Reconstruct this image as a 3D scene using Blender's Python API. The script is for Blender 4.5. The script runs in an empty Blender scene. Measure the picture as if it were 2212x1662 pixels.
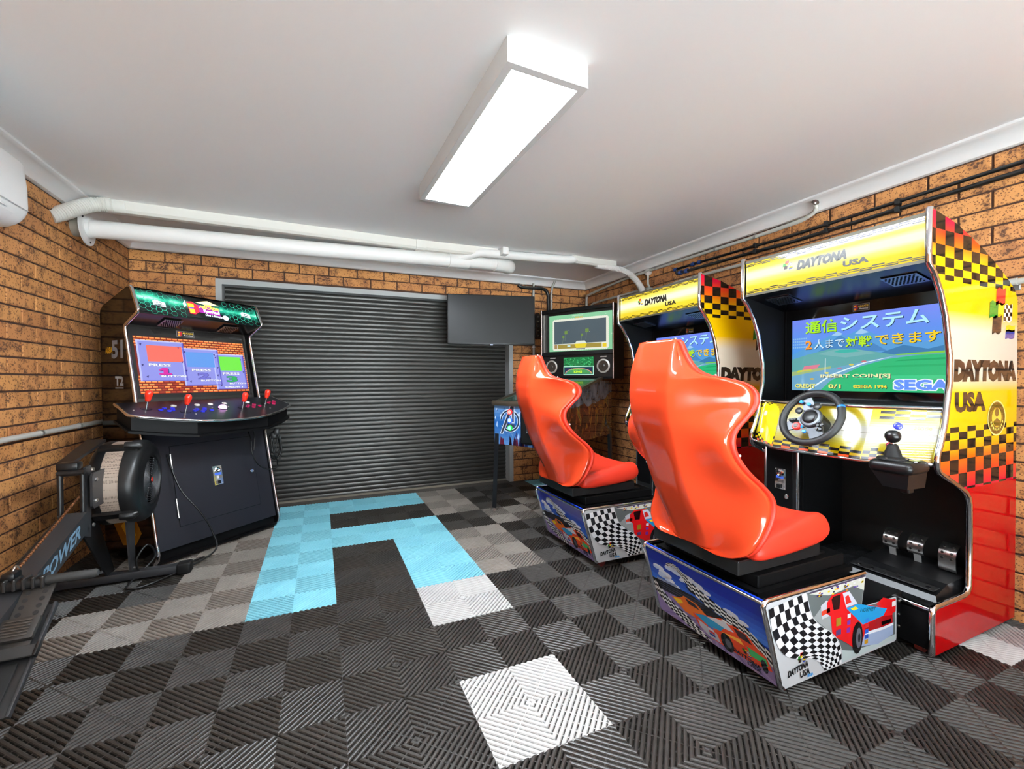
import bpy, bmesh, math, random
from mathutils import Vector, Matrix
random.seed(7)
scene = bpy.context.scene
COL = scene.collection
PI = math.pi

# ---------------------------------------------------------------- camera, world, exposure
cam_d = bpy.data.cameras.new('camera'); cam = bpy.data.objects.new('camera', cam_d); COL.objects.link(cam)
cam_d.sensor_width = 36.0; cam_d.lens = 941.18/2212*36.0; cam_d.clip_start = 0.02
def _cam_matrix(yaw, pitch, roll, loc):
    f = Vector((math.sin(yaw)*math.cos(pitch), math.cos(yaw)*math.cos(pitch), math.sin(pitch)))
    r = Vector((math.cos(yaw), -math.sin(yaw), 0)); u = r.cross(f)
    r2 = r*math.cos(roll)+u*math.sin(roll); u2 = -r*math.sin(roll)+u*math.cos(roll)
    m = Matrix(((r2.x, u2.x, -f.x), (r2.y, u2.y, -f.y), (r2.z, u2.z, -f.z))).to_4x4()
    m.translation = loc
    return m
cam.matrix_world = _cam_matrix(0.41508, -0.01276, -0.00443, Vector((-0.4665, -1.1607, 1.1314)))
scene.camera = cam
world = bpy.data.worlds.new('world'); scene.world = world; world.use_nodes = True
world.node_tree.nodes['Background'].inputs[0].default_value = (0.84, 0.93, 1.0, 1)
world.node_tree.nodes['Background'].inputs[1].default_value = 1.5
vs = scene.view_settings
vs.view_transform = 'Standard'; vs.look = 'None'; vs.gamma = 1.0; vs.exposure = 0.32; vs.use_curve_mapping = False
sun_d = bpy.data.lights.new('sun', 'SUN'); sun = bpy.data.objects.new('sun', sun_d); COL.objects.link(sun)
sun_d.energy = 130.0; sun_d.angle = math.radians(0.6); sun_d.color = (0.80, 0.92, 1.0)
sun.rotation_euler = (math.radians(-16), 0, 0)          # high sun over the roof; it lights the added paving that bounces light indoors
sun.location = (0, 4, 8)
LAMP = 80.0        # radiance of the ceiling light panels

# ---------------------------------------------------------------- materials
def S(r, g=None, b=None):
    if g is None: r, g, b = r
    def l(c):
        c /= 255.0
        return c/12.92 if c <= 0.04045 else ((c+0.055)/1.055)**2.4
    return (l(r), l(g), l(b), 1.0)
_M = {}
def mat(name, c=(128,128,128), rough=0.5, metal=0.0, coat=0.0, spec=0.5, emit=None, es=1.0, bump=0.0, bscale=200.0, crough=0.05, sheen=0.0):
    if name in _M: return _M[name]
    m = bpy.data.materials.new(name); m.use_nodes = True
    b = m.node_tree.nodes['Principled BSDF']
    b.inputs['Base Color'].default_value = S(c); b.inputs['Roughness'].default_value = rough
    b.inputs['Metallic'].default_value = metal; b.inputs['Coat Weight'].default_value = coat
    b.inputs['Coat Roughness'].default_value = crough
    b.inputs['Specular IOR Level'].default_value = spec
    if emit is not None:
        b.inputs['Emission Color'].default_value = S(emit); b.inputs['Emission Strength'].default_value = es
    if bump:
        nt = m.node_tree
        n = node(nt, 'ShaderNodeTexNoise', Scale=bscale, Detail=3.0)
        tc = nt.nodes.new('ShaderNodeTexCoord'); nt.links.new(tc.outputs['Object'], n.inputs['Vector'])
        bp = node(nt, 'ShaderNodeBump', Strength=bump, Distance=0.002)
        nt.links.new(n.outputs['Fac'], bp.inputs['Height']); nt.links.new(bp.outputs['Normal'], b.inputs['Normal'])
    _M[name] = m
    return m
def node(nt, typ, _attrs=None, **inp):
    n = nt.nodes.new(typ)
    for k, v in (_attrs or {}).items(): setattr(n, k, v)
    for k, v in inp.items():
        n.inputs[k].default_value = v
    return n
def math_n(nt, op, a, b=None, c=None):
    n = nt.nodes.new('ShaderNodeMath'); n.operation = op
    for i, v in enumerate((a, b, c)):
        if v is None: continue
        if isinstance(v, (int, float)): n.inputs[i].default_value = v
        else: nt.links.new(v, n.inputs[i])
    return n.outputs[0]
def mix_n(nt, fac, a, b):
    n = nt.nodes.new('ShaderNodeMix'); n.data_type = 'RGBA'
    for i, v in ((0, fac), (6, a), (7, b)):
        if isinstance(v, (int, float)): n.inputs[i].default_value = v
        elif isinstance(v, tuple): n.inputs[i].default_value = v
        else: nt.links.new(v, n.inputs[i])
    return n.outputs[2]
def ramp_n(nt, fac, stops, interp='LINEAR'):
    n = nt.nodes.new('ShaderNodeValToRGB'); cr = n.color_ramp; cr.interpolation = interp
    while len(cr.elements) < len(stops): cr.elements.new(0.5)
    for e, (p, c) in zip(cr.elements, stops): e.position = p; e.color = c
    nt.links.new(fac, n.inputs[0])
    return n.outputs['Color']
def new_mat(name, rough=0.5):
    m = bpy.data.materials.new(name); m.use_nodes = True
    b = m.node_tree.nodes['Principled BSDF']; b.inputs['Roughness'].default_value = rough
    _M[name] = m
    return m, m.node_tree, b

# ---------------------------------------------------------------- mesh builder
class MB:
    def __init__(s, org=(0, 0, 0)):
        s.v = []; s.f = []; s.m = []; s.org = Vector(org)
    def add(s, verts, faces, mi=0):
        o = len(s.v); s.v += [Vector(p) for p in verts]
        for f in faces: s.f.append([o+i for i in f]); s.m.append(mi)
        return s
    def box(s, x0, x1, y0, y1, z0, z1, mi=0):
        v = [(x0,y0,z0),(x1,y0,z0),(x1,y1,z0),(x0,y1,z0),(x0,y0,z1),(x1,y0,z1),(x1,y1,z1),(x0,y1,z1)]
        return s.add(v, [(0,3,2,1),(4,5,6,7),(0,1,5,4),(1,2,6,5),(2,3,7,6),(3,0,4,7)], mi)
    def rbox(s, x0, x1, y0, y1, z0, z1, b=0.005, seg=2, mi=0, M=None):
        bm = bmesh.new(); bmesh.ops.create_cube(bm, size=1)
        for v in bm.verts:
            v.co = Vector((x0+(v.co.x+.5)*(x1-x0), y0+(v.co.y+.5)*(y1-y0), z0+(v.co.z+.5)*(z1-z0)))
        bmesh.ops.bevel(bm, geom=bm.edges[:], offset=b, segments=seg, profile=0.5, affect='EDGES')
        if M is not None: bm.transform(M)
        s.add_bm(bm, mi); bm.free()
        return s
    def add_bm(s, bm, mi=0):
        bm.verts.index_update()
        s.add([v.co.copy() for v in bm.verts], [[v.index for v in f.verts] for f in bm.faces], mi)
    def prism(s, pts, fn, a, b, mi=0, cap_mi=None, cap0=True, cap1=True):
        """polygon pts swept: fn(p, t) -> 3d, t=a..b"""
        n = len(pts); v = [fn(p, a) for p in pts]+[fn(p, b) for p in pts]
        s.add(v, [(i, (i+1) % n, n+(i+1) % n, n+i) for i in range(n)], mi)
        cm = mi if cap_mi is None else cap_mi
        if cap0: s.add(v[:n], [list(range(n))[::-1]], cm)
        if cap1: s.add(v[n:], [list(range(n))], cm)
        return s
    def sheet(s, path, fn, a, b, th=0.0, mi=0):
        """open strip along path between t=a and t=b"""
        n = len(path); v = [fn(p, a) for p in path]+[fn(p, b) for p in path]
        return s.add(v, [(i, i+1, n+i+1, n+i) for i in range(n-1)], mi)
    def tube(s, path, r, seg=8, closed=False, caps=True, mi=0, flat=None):
        P = [Vector(p) for p in path]; n = len(P)
        rs = r if isinstance(r, (list, tuple)) else [r]*n
        T = []
        for i in range(n):
            if closed: t = P[(i+1) % n]-P[i-1]
            elif i == 0: t = P[1]-P[0]
            elif i == n-1: t = P[-1]-P[-2]
            else: t = (P[i+1]-P[i]).normalized()+(P[i]-P[i-1]).normalized()
            T.append(t.normalized())
        up = Vector((0,0,1)) if abs(T[0].z) < 0.9 else Vector((1,0,0))
        N = (up-T[0]*up.dot(T[0])).normalized(); verts = []
        for i in range(n):
            N = (N-T[i]*N.dot(T[i])).normalized(); B = T[i].cross(N)
            for k in range(seg):
                a = 2*PI*k/seg
                verts.append(P[i]+(N*math.cos(a)+B*math.sin(a))*rs[i])
        faces = []
        for i in range(n if closed else n-1):
            j = (i+1) % n
            for k in range(seg):
                k2 = (k+1) % seg
                faces.append((i*seg+k, i*seg+k2, j*seg+k2, j*seg+k))
        if caps and not closed:
            faces.append(list(range(seg))[::-1]); faces.append([(n-1)*seg+k for k in range(seg)])
        return s.add(verts, faces, mi)
    def lathe(s, prof, o, axis, seg=24, mi=0, caps=True):
        """prof: (radius, distance along axis)"""
        ax = Vector(axis).normalized(); o = Vector(o)
        up = Vector((0,0,1)) if abs(ax.z) < 0.9 else Vector((1,0,0))
        N = (up-ax*up.dot(ax)).normalized(); B = ax.cross(N); verts = []
        for (r, h) in prof:
            for k in range(seg):
                a = 2*PI*k/seg
                verts.append(o+ax*h+(N*math.cos(a)+B*math.sin(a))*r)
        faces = []
        for i in range(len(prof)-1):
            for k in range(seg):
                k2 = (k+1) % seg
                faces.append((i*seg+k, i*seg+k2, (i+1)*seg+k2, (i+1)*seg+k))
        if caps:
            if prof[0][0] > 1e-6: faces.append(list(range(seg))[::-1])
            if prof[-1][0] > 1e-6: faces.append([(len(prof)-1)*seg+k for k in range(seg)])
        return s.add(verts, faces, mi)
    def loft(s, rings, closed=True, caps=True, mi=0):
        n = len(rings[0]); verts = [p for r in rings for p in r]; faces = []
        for i in range(len(rings)-1):
            for k in range(n if closed else n-1):
                k2 = (k+1) % n
                faces.append((i*n+k, i*n+k2, (i+1)*n+k2, (i+1)*n+k))
        if caps:
            faces.append(list(range(n))[::-1]); faces.append([(len(rings)-1)*n+k for k in range(n)])
        return s.add(verts, faces, mi)
    def mesh(s, name, mats, smooth=None, recalc=True, xf=None):
        me = bpy.data.meshes.new(name)
        vv = [(p-s.org) for p in s.v]
        if xf is not None: vv = [xf @ p for p in vv]
        me.from_pydata([tuple(p) for p in vv], [], s.f)
        for m in (mats if isinstance(mats, (list, tuple)) else [mats]): me.materials.append(m)
        me.polygons.foreach_set('material_index', s.m)
        if recalc:
            bm = bmesh.new(); bm.from_mesh(me)
            bmesh.ops.remove_doubles(bm, verts=bm.verts[:], dist=1e-6)
            bmesh.ops.recalc_face_normals(bm, faces=bm.faces[:]); bm.to_mesh(me); bm.free()
        if smooth is not None:
            me.polygons.foreach_set('use_smooth', [True]*len(me.polygons))
            me.set_sharp_from_angle(angle=math.radians(smooth))
        me.update()
        return me
    def build(s, name, mats, parent=None, smooth=None, recalc=True, xf=None):
        return link(name, s.mesh(name, mats, smooth, recalc, xf), parent)
def link(name, me, parent=None):
    o = bpy.data.objects.new(name, me); COL.objects.link(o)
    if parent is not None: o.parent = parent
    return o
def thing(name, label, cat, loc=(0,0,0), rotz=0.0, group=None):
    o = bpy.data.objects.new(name, None); COL.objects.link(o); o.empty_display_size = 0.1
    o.location = loc; o.rotation_euler = (0, 0, rotz)
    return tag(o, label, cat, group)
def tag(o, label, cat=None, group=None):
    o['label'] = label
    if cat: o['category'] = cat
    if group: o['group'] = group
    return o
def struct(o, label=None):
    o['kind'] = 'structure'
    if label: o['label'] = label
    return o
def copy_tree(o, parent=None):
    c = o.copy(); COL.objects.link(c); c.parent = parent
    for ch in list(o.children): copy_tree(ch, c)
    return c
def arc(cx, cy, r, a0, a1, n):
    return [(cx+r*math.cos(math.radians(a0+(a1-a0)*i/n)), cy+r*math.sin(math.radians(a0+(a1-a0)*i/n))) for i in range(n+1)]
def smooth_path(pts, sub=4):
    P = [Vector(p) for p in pts]; out = []
    for i in range(len(P)-1):
        p0 = P[max(i-1, 0)]; p1 = P[i]; p2 = P[i+1]; p3 = P[min(i+2, len(P)-1)]
        for k in range(sub):
            t = k/sub
            out.append(0.5*((2*p1)+(p2-p0)*t+(2*p0-5*p1+4*p2-p3)*t*t+(3*p1-p0-3*p2+p3)*t**3))
    out.append(P[-1])
    return out

# ---------------------------------------------------------------- flat print (lettering and shapes on a panel)
_TX = {}
def text_geo(s, bold=0.0, shear=0.0, res=2):
    k = (s, bold, shear, res)
    if k not in _TX:
        cu = bpy.data.curves.new('t', 'FONT'); cu.body = s; cu.size = 1; cu.resolution_u = res; cu.offset = bold; cu.shear = shear
        ob = bpy.data.objects.new('t', cu); me = bpy.data.meshes.new_from_object(ob)
        _TX[k] = ([(v.co.x, v.co.y) for v in me.vertices], [list(p.vertices) for p in me.polygons])
        bpy.data.objects.remove(ob); bpy.data.curves.remove(cu); bpy.data.meshes.remove(me)
    return _TX[k]
class Print:
    """polygons on a plane O + u*U + v*V, each layer lifted by eps; sub-millimetre print"""
    def __init__(s, O, U, V, org=(0,0,0), eps=0.0005, fn=None, lift=0.0006):
        s.O = Vector(O); s.U = Vector(U); s.V = Vector(V); s.N = s.U.cross(s.V).normalized()
        s.eps = eps; s.mb = MB(org); s.cols = []; s.fn = fn; s.lift = lift
    def P(s, u, v, l):
        if s.fn: return s.fn(u, v, s.lift+s.eps*l)
        return s.O+s.U*u+s.V*v+s.N*(s.lift+s.eps*l)
    def ci(s, c):
        if c not in s.cols: s.cols.append(c)
        return s.cols.index(c)
    def poly(s, pts, c, l=1):
        s.mb.add([s.P(u, v, l) for u, v in pts], [list(range(len(pts)))], s.ci(c)); return s
    def rect(s, x0, y0, x1, y1, c, l=1): return s.poly([(x0,y0),(x1,y0),(x1,y1),(x0,y1)], c, l)
    def disc(s, x, y, rx, ry, c, l=1, n=20, a0=0, a1=360):
        return s.poly([(x+rx*math.cos(math.radians(a0+(a1-a0)*i/n)), y+ry*math.sin(math.radians(a0+(a1-a0)*i/n))) for i in range(n if a1-a0 == 360 else n+1)], c, l)
    def ring(s, x, y, rx, ry, t, c, l=1, n=28, a0=0, a1=360, asp=1.0):
        for i in range(n):
            A = [math.radians(a0+(a1-a0)*(i+k)/n) for k in (0, 1)]
            s.poly([(x+rx*math.cos(A[0]), y+ry*math.sin(A[0])), (x+rx*math.cos(A[1]), y+ry*math.sin(A[1])),
                    (x+(rx-t)*math.cos(A[1]), y+(ry-t*asp)*math.sin(A[1])), (x+(rx-t)*math.cos(A[0]), y+(ry-t*asp)*math.sin(A[0]))], c, l)
        return s
    def text(s, t, x0, y0, x1, y1, c, l=2, bold=0.0, shear=0.0, out=None, ow=0.03, dx=0.0, dy=0.0, rot=0.0, res=2):
        v, f = text_geo(t, bold, shear, res)
        ax = min(p[0] for p in v); bx = max(p[0] for p in v); ay = min(p[1] for p in v); by = max(p[1] for p in v)
        cx, cy = (x0+x1)/2, (y0+y1)/2; cr, sr = math.cos(rot), math.sin(rot)
        def T(p):
            u = x0+(p[0]-ax)/(bx-ax)*(x1-x0)+dx; w = y0+(p[1]-ay)/(by-ay)*(y1-y0)+dy
            return (cx+(u-cx)*cr-(w-cy)*sr, cy+(u-cx)*sr+(w-cy)*cr)
        if out:
            v2, f2 = text_geo(t, bold+ow, shear, res)
            s.mb.add([s.P(*T(p), l-1) for p in v2], f2, s.ci(out))
        s.mb.add([s.P(*T(p), l) for p in v], f, s.ci(c))
        return s
    def flag(s, fn, nu, nv, c1, l=1, c0=None):
        for i in range(nu):
            for j in range(nv):
                if (i+j) % 2 == 0: cc = c1
                elif c0: cc = c0
                else: continue
                q = [fn((i+a)/nu, (j+b)/nv) for a, b in ((0,0),(.5,0),(1,0),(1,.5),(1,1),(.5,1),(0,1),(0,.5))]
                s.poly(q, cc, l)
        return s
    def build(s, name, parent, mode='print', es=1.0, rough=0.25, coat=0.0, xf=None):
        ms = []
        for c in s.cols:
            nm = '%s_%d_%d_%d_%g_%g' % (mode, *c, es, rough)
            if mode == 'emit': ms.append(mat(nm, (4,4,4), 0.12, emit=c, es=es))
            elif mode == 'back': ms.append(mat(nm, c, rough, emit=c, es=es))
            else: ms.append(mat(nm, c, rough, coat=coat))
        return s.mb.build(name, ms, parent, recalc=False, xf=xf)

# common materials
CHROME = mat('chrome', (225,225,228), 0.08, 1.0)
STEEL = mat('brushed_steel', (200,196,192), 0.28, 1.0)
BLACK = mat('black_laminate', (9,9,10), 0.5, spec=.12)
BLACKG = mat('black_gloss', (8,8,9), 0.12)
BLACKM = mat('black_matte_metal', (17,17,18), 0.5, spec=.3, bump=0.15, bscale=600)
BLACKP = mat('black_plastic', (15,15,16), 0.35, spec=.4)
RUBBER = mat('black_rubber', (17,17,17), 0.6, spec=.3)
WHITEP = mat('white_pvc', (240,240,238), 0.45)
GREYP = mat('grey_conduit', (176,174,166), 0.5)
CABLE = mat('black_cable', (12,12,12), 0.4)
# ================================================================ THE ROOM
XL, XR, YB, YF, ZC, ZF = -1.866, 2.48, 3.30, -3.2, 2.28, -0.018

mb = MB(); mb.box(-20, 20, -40, YF-.1, ZF-.3, ZF-.02)  # unseen paving added to bounce sunlight up onto the ceiling
pav = struct(mb.build('added_paving', mat('pale_bounce_paving', (226,224,220), 0.9)), 'pale paving added outside the glass door to bounce sunlight onto the ceiling')
# brick material: burnt orange clay with iron speckle and dark flashed patches
m_brick, nt, b = new_mat('speckled_clay_brick', 0.8)
geo = nt.nodes.new('ShaderNodeNewGeometry'); oi = nt.nodes.new('ShaderNodeObjectInfo')
def noise(scale, detail=2.0, rough=0.5, vec=None, dist=0.0):
    n = node(nt, 'ShaderNodeTexNoise', Scale=scale, Detail=detail, Roughness=rough, Distortion=dist)
    nt.links.new(vec or geo.outputs['Position'], n.inputs['Vector']); return n.outputs['Fac']
n1 = noise(6.0); n2 = noise(95.0, 3.0, 0.6); n3 = noise(15.0, 2.0, 0.5); n4 = noise(230.0, 1.0); n5 = noise(34.0, 3.0, 0.7)
base = ramp_n(nt, n1, [(0.3, S(166,108,58)), (0.55, S(194,136,77)), (0.8, S(180,124,77))])
rnd = ramp_n(nt, oi.outputs['Random'], [(0.0, S(158,98,58)), (0.5, S(198,140,78)), (1.0, S(176,118,72))])
c1 = mix_n(nt, 0.55, base, rnd)
def dots(scale, amount):
    vo = node(nt, 'ShaderNodeTexVoronoi', {'feature': 'F1'}, Scale=scale); nt.links.new(geo.outputs['Position'], vo.inputs['Vector'])
    sc_ = nt.nodes.new('ShaderNodeSeparateColor'); nt.links.new(vo.outputs['Color'], sc_.inputs[0])
    edge = math_n(nt, 'MULTIPLY', math_n(nt, 'POWER', sc_.outputs[0], 2.0), amount)
    return math_n(nt, 'LESS_THAN', vo.outputs['Distance'], edge)
c2 = mix_n(nt, math_n(nt, 'MULTIPLY', dots(120.0, 0.62), 0.8), c1, S(74,40,22))
pt = ramp_n(nt, math_n(nt, 'MULTIPLY_ADD', n5, 0.30, math_n(nt, 'MULTIPLY', n3, 0.85)), [(0.57, (0,0,0,1)), (0.70, (1,1,1,1))])
c3 = mix_n(nt, math_n(nt, 'MULTIPLY', pt, 0.45), c2, S(92,52,30))
c3 = mix_n(nt, math_n(nt, 'MULTIPLY', math_n(nt, 'MULTIPLY', dots(85.0, 1.15), pt), 0.92), c3, S(34,23,18))
gr = mix_n(nt, math_n(nt, 'MULTIPLY', n4, 0.35), c3, S(148,88,46))
nt.links.new(gr, b.inputs['Base Color'])
bp = node(nt, 'ShaderNodeBump', Strength=0.5, Distance=0.002); nt.links.new(n2, bp.inputs['Height']); nt.links.new(bp.outputs['Normal'], b.inputs['Normal'])
m_mortar = mat('dark_mortar', (66,42,30), 0.9, bump=0.4, bscale=250)

BH, CP = 0.0765, 0.0857           # brick height, course pitch
Z0 = 2.022-24*CP                  # lowest bed joint
_BK = {}
def brick_mesh(L):
    L = round(L, 3)
    if L not in _BK:
        mb = MB(); h = BH/2; l = L/2; e = 0.003
        fr = [(-l+e, 0, -h+e), (l-e, 0, -h+e), (l-e, 0, h-e), (-l+e, 0, h-e)]
        md = [(-l, e, -h), (l, e, -h), (l, e, h), (-l, e, h)]
        bk = [(-l, .02, -h), (l, .02, -h), (l, .02, h), (-l, .02, h)]
        mb.add(fr+md+bk, [(0,1,2,3)]+[(i, 4+i, 4+(i+1) % 4, (i+1) % 4) for i in range(4)]+[(4+i, 8+i, 8+(i+1) % 4, 4+(i+1) % 4) for i in range(4)])
        _BK[L] = mb.mesh('brick', m_brick, recalc=True)
    return _BK[L]
def lay(wall, a0, a1, pitch, off, place, keep, rot, holes=()):
    """running bond from a0 to a1; place(a, z) -> location; keep(a, z) -> own object, else joined"""
    rest = MB(); cnt = 0
    for k in range(0, 28):
        zb = Z0+k*CP; zm = zb+0.005+BH/2
        if zm-BH/2 < ZF-0.03: continue
        if zm+BH/2 > 2.235: continue
        o = off+(pitch/2 if k % 2 else 0); i0 = math.floor((a0-o)/pitch)-1
        i = i0
        while o+i*pitch < a1:
            s0 = max(o+i*pitch+0.005, a0); s1 = min(o+(i+1)*pitch-0.005, a1); i += 1
            segs = [(s0, s1)]
            for (h0, h1, hz) in holes:
                if zm < hz:
                    new = []
                    for (p, q) in segs:
                        if q <= h0 or p >= h1: new.append((p, q)); continue
                        if p < h0: new.append((p, h0))
                        if q > h1: new.append((h1, q))
                    segs = new
            for (p, q) in segs:
                if q-p < 0.025: continue
                c = (p+q)/2; loc = place(c, zm)
                if keep(c, zm):
                    ob = link('brick', brick_mesh(q-p), wall); ob.location = loc; ob.rotation_euler = (0, 0, rot); cnt += 1
                else:
                    me = brick_mesh(q-p); M = Matrix.Translation(loc) @ Matrix.Rotation(rot, 4, 'Z')
                    rest.add([M @ v.co for v in me.vertices], [list(pp.vertices) for pp in me.polygons])
    if rest.v:
        r = rest.build('bricks', m_brick, wall, recalc=False); r['kind'] = 'stuff'
    return cnt

DX0, DX1, DZ = -1.281, 1.512, 2.008       # outside of the door frame
MW = 0.008
mb = MB()
mb.box(XL-0.1, DX0+.03, YB+MW, YB+0.2, ZF-.1, ZC); mb.box(DX1-.03, XR+0.1, YB+MW, YB+0.2, ZF-.1, ZC); mb.box(DX0+.03, DX1-.03, YB+MW, YB+0.2, DZ-.03, ZC)
wall_back = struct(mb.build('wall_back', m_mortar), 'speckled orange brick wall around the roller door')
mb = MB(); mb.box(XL-0.1, XL-MW, YF-.1, YB+.2, ZF-.1, ZC); wall_left = struct(mb.build('wall_left', m_mortar), 'speckled orange brick wall behind the rowing machine')
mb = MB(); mb.box(XR+MW, XR+0.1, YF-.1, YB+.2, ZF-.1, ZC); wall_right = struct(mb.build('wall_right', m_mortar), 'speckled orange brick wall behind the racing machines')
WX0, WX1, WZ1 = -1.45, 2.05, 2.12        # unseen glazed opening added behind the viewpoint to let light in
mb = MB(); mb.box(XL-0.1, WX0, YF-.1, YF-MW, ZF-.1, ZC); mb.box(WX1, XR+.1, YF-.1, YF-MW, ZF-.1, ZC); mb.box(WX0, WX1, YF-.1, YF-MW, WZ1, ZC)
wall_front = struct(mb.build('wall_front', m_mortar), 'brick wall behind the viewpoint with a wide glazed opening added for light')
m_glz, nt, b = new_mat('window_glass')
tr = nt.nodes.new('ShaderNodeBsdfTransparent'); gl = nt.nodes.new('ShaderNodeBsdfGlossy'); gl.inputs['Roughness'].default_value = 0.02
mx = nt.nodes.new('ShaderNodeMixShader'); mx.inputs[0].default_value = 0.06
nt.links.new(tr.outputs[0], mx.inputs[1]); nt.links.new(gl.outputs[0], mx.inputs[2]); nt.links.new(mx.outputs[0], nt.nodes['Material Output'].inputs['Surface'])
win = bpy.data.objects.new('added_window_1', None); COL.objects.link(win); struct(win, 'wide sliding glass door added behind the viewpoint to let daylight in'); win.location = (.3, YF-.05, ZF)  # unseen glass door added so outdoor light reaches the ceiling
wor = (.3, YF-.05, ZF); m_alu = mat('window_frame_white', (222,222,220), .4)
for k in range(5):
    x = WX0+(WX1-WX0)*k/4; MB(wor).box(x-.022, x+.022, YF-.07, YF-.03, ZF, WZ1).build('window_stile', m_alu, win)
for z0 in (ZF, WZ1-.045): MB(wor).box(WX0, WX1, YF-.072, YF-.028, z0, z0+.045).build('window_rail', m_alu, win)
for k in range(4):
    x = WX0+(WX1-WX0)*k/4; MB(wor).add([(x+.022, YF-.05, ZF+.045), (x+(WX1-WX0)/4-.022, YF-.05, ZF+.045), (x+(WX1-WX0)/4-.022, YF-.05, WZ1-.045), (x+.022, YF-.05, WZ1-.045)], [(0,1,2,3)]).build('glass_pane', m_glz, win, recalc=False)
lay(wall_back, XL, XR, 0.2505, -1.2555, lambda a, z: (a, YB, z), lambda a, z: True, 0.0, holes=((DX0, DX1, DZ-.02),))
lay(wall_left, YF, YB, 0.2445, 2.03, lambda a, z: (XL, a, z), lambda a, z: a > 0.75, PI/2)
lay(wall_right, YF, YB, 0.2425, 0.070+0.12125, lambda a, z: (XR, a, z),
    lambda a, z: a > -0.75 and (z > 1.42 or 1.65 < a < 2.5 or a < -0.15), -PI/2)
lay(wall_front, XL, XR, 0.2445, 0.0, lambda a, z: (a, YF, z), lambda a, z: False, PI, holes=((WX0, WX1, WZ1),))

# floor slab and interlocking ribbed tiles
m_slab = mat('dusty_concrete', (70,64,58), 0.9, bump=0.3, bscale=90)
mb = MB(); mb.box(XL-.1, XR+.1, YF-.1, YB+.6, ZF-.1, ZF); floor = struct(mb.build('floor', m_slab), 'garage floor of interlocking ribbed plastic tiles')
def tile_mat(name, c, c2, rough):
    m, nt, b = new_mat(name, rough)
    g = nt.nodes.new('ShaderNodeNewGeometry'); n = node(nt, 'ShaderNodeTexNoise', Scale=5.0, Detail=5.0, Roughness=0.65)
    nt.links.new(g.outputs['Position'], n.inputs['Vector'])
    nt.links.new(ramp_n(nt, n.outputs['Fac'], [(0.3, S(c)), (0.75, S(c2))]), b.inputs['Base Color'])
    return m
TM = {'k': tile_mat('tile_black', (34,31,28), (48,44,40), 0.42), 'g': tile_mat('tile_grey', (98,91,84), (118,110,102), 0.5),
      'b': tile_mat('tile_aqua', (104,166,180), (118,178,190), 0.45), 'w': tile_mat('tile_white', (156,154,151), (172,170,166), 0.45)}
T = 0.4
def tile_bm(q0=0.0, q1=T):
    mb = MB(); N = 16; half = T/2
    prof = [(-.0068, -.016), (-.0066, -.0045), (-.0046, -.0012), (-.0015, 0.0), (.0015, 0.0), (.0046, -.0012), (.0066, -.0045), (.0068, -.016)]
    r2 = math.sqrt(2)
    for sx in (1, -1):
        for sy in (1, -1):
            for i in range(N):
                c = (i+.5)*2*half/N; a = []; bb = []
                for (s_, z) in prof:
                    cc = min(max(c+r2*s_, 0.0005), 2*half-0.0005)
                    if cc <= half: p0 = (cc, 0); p1 = (0, cc)
                    else: p0 = (half, cc-half); p1 = (cc-half, half)
                    a.append((half+sx*p0[0], half+sy*p0[1], z)); bb.append((half+sx*p1[0], half+sy*p1[1], z))
                n = len(prof); mb.add(a+bb, [(k, k+1, n+k+1, n+k) for k in range(n-1)])
            for j in range(-4, 5):       # under-ribs that tie the bars together
                d = j*0.046; w = 0.0016
                if abs(d) > half*1.2: continue
                p = (max(d, 0)+.001, max(-d, 0)+.001); L = half-abs(d)-.002
                if L < 0.02: continue
                zt = -0.0012 if j == 0 else -0.0048
                for zz in (zt,):
                    q = [(p[0]-w, p[1]+w, zz), (p[0]+w, p[1]-w, zz), (p[0]+L+w, p[1]+L-w, zz), (p[0]+L-w, p[1]+L+w, zz)]
                    mb.add([(half+sx*x, half+sy*y, z) for x, y, z in q], [(0,1,2,3)])
    # rim between neighbouring tiles
    e = 0.0016
    mb.box(0, T, 0, e, -.016, -.004); mb.box(0, T, T-e, T, -.016, -.004); mb.box(0, e, e, T-e, -.016, -.004); mb.box(T-e, T, e, T-e, -.016, -.004)
    me = mb.mesh('floor_tile', TM['k'], recalc=False)
    bm = bmesh.new(); bm.from_mesh(me)
    for q, nrm in ((q0, (-1,0,0)), (q1, (1,0,0))):
        if 0.0 < q < T:
            bmesh.ops.bisect_plane(bm, geom=bm.verts[:]+bm.edges[:]+bm.faces[:], plane_co=(q,0,0), plane_no=nrm, clear_outer=True)
    for f in bm.faces:
        if f.normal.z < -0.2: f.normal_flip()
    bm.to_mesh(me); bm.free()
    return me
tile_full = tile_bm(); tile_l = tile_bm(q0=XL-(-5*T)); tile_r = tile_bm(q1=XR-6*T)
CM = {}
for j in range(3, 8): CM[(-2, j)] = 'b'
for k in ((-1,7),(0,7),(-1,5),(0,5),(0,4),(0,3),(4,7),(5,7)): CM[k] = 'b'
for k in ((0,0),(0,2),(5,-1)): CM[k] = 'w'
for k in ((1,7),(1,6),(1,4),(1,3),(2,5),(3,5),(3,6),(-3,3),(-3,4),(-3,5),(-3,6),(-3,7),(-4,3),(-4,5),(-4,6)): CM[k] = 'g'
for i in range(-5, 7):
    for j in range(-8, 8):
        o = link('floor_tile', tile_l if i == -5 else tile_r if i == 6 else tile_full, floor)
        o.location = (i*T, j*T, 0)
        o.material_slots[0].link = 'OBJECT'; o.material_slots[0].material = TM[CM.get((i, j), 'k')]

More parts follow.
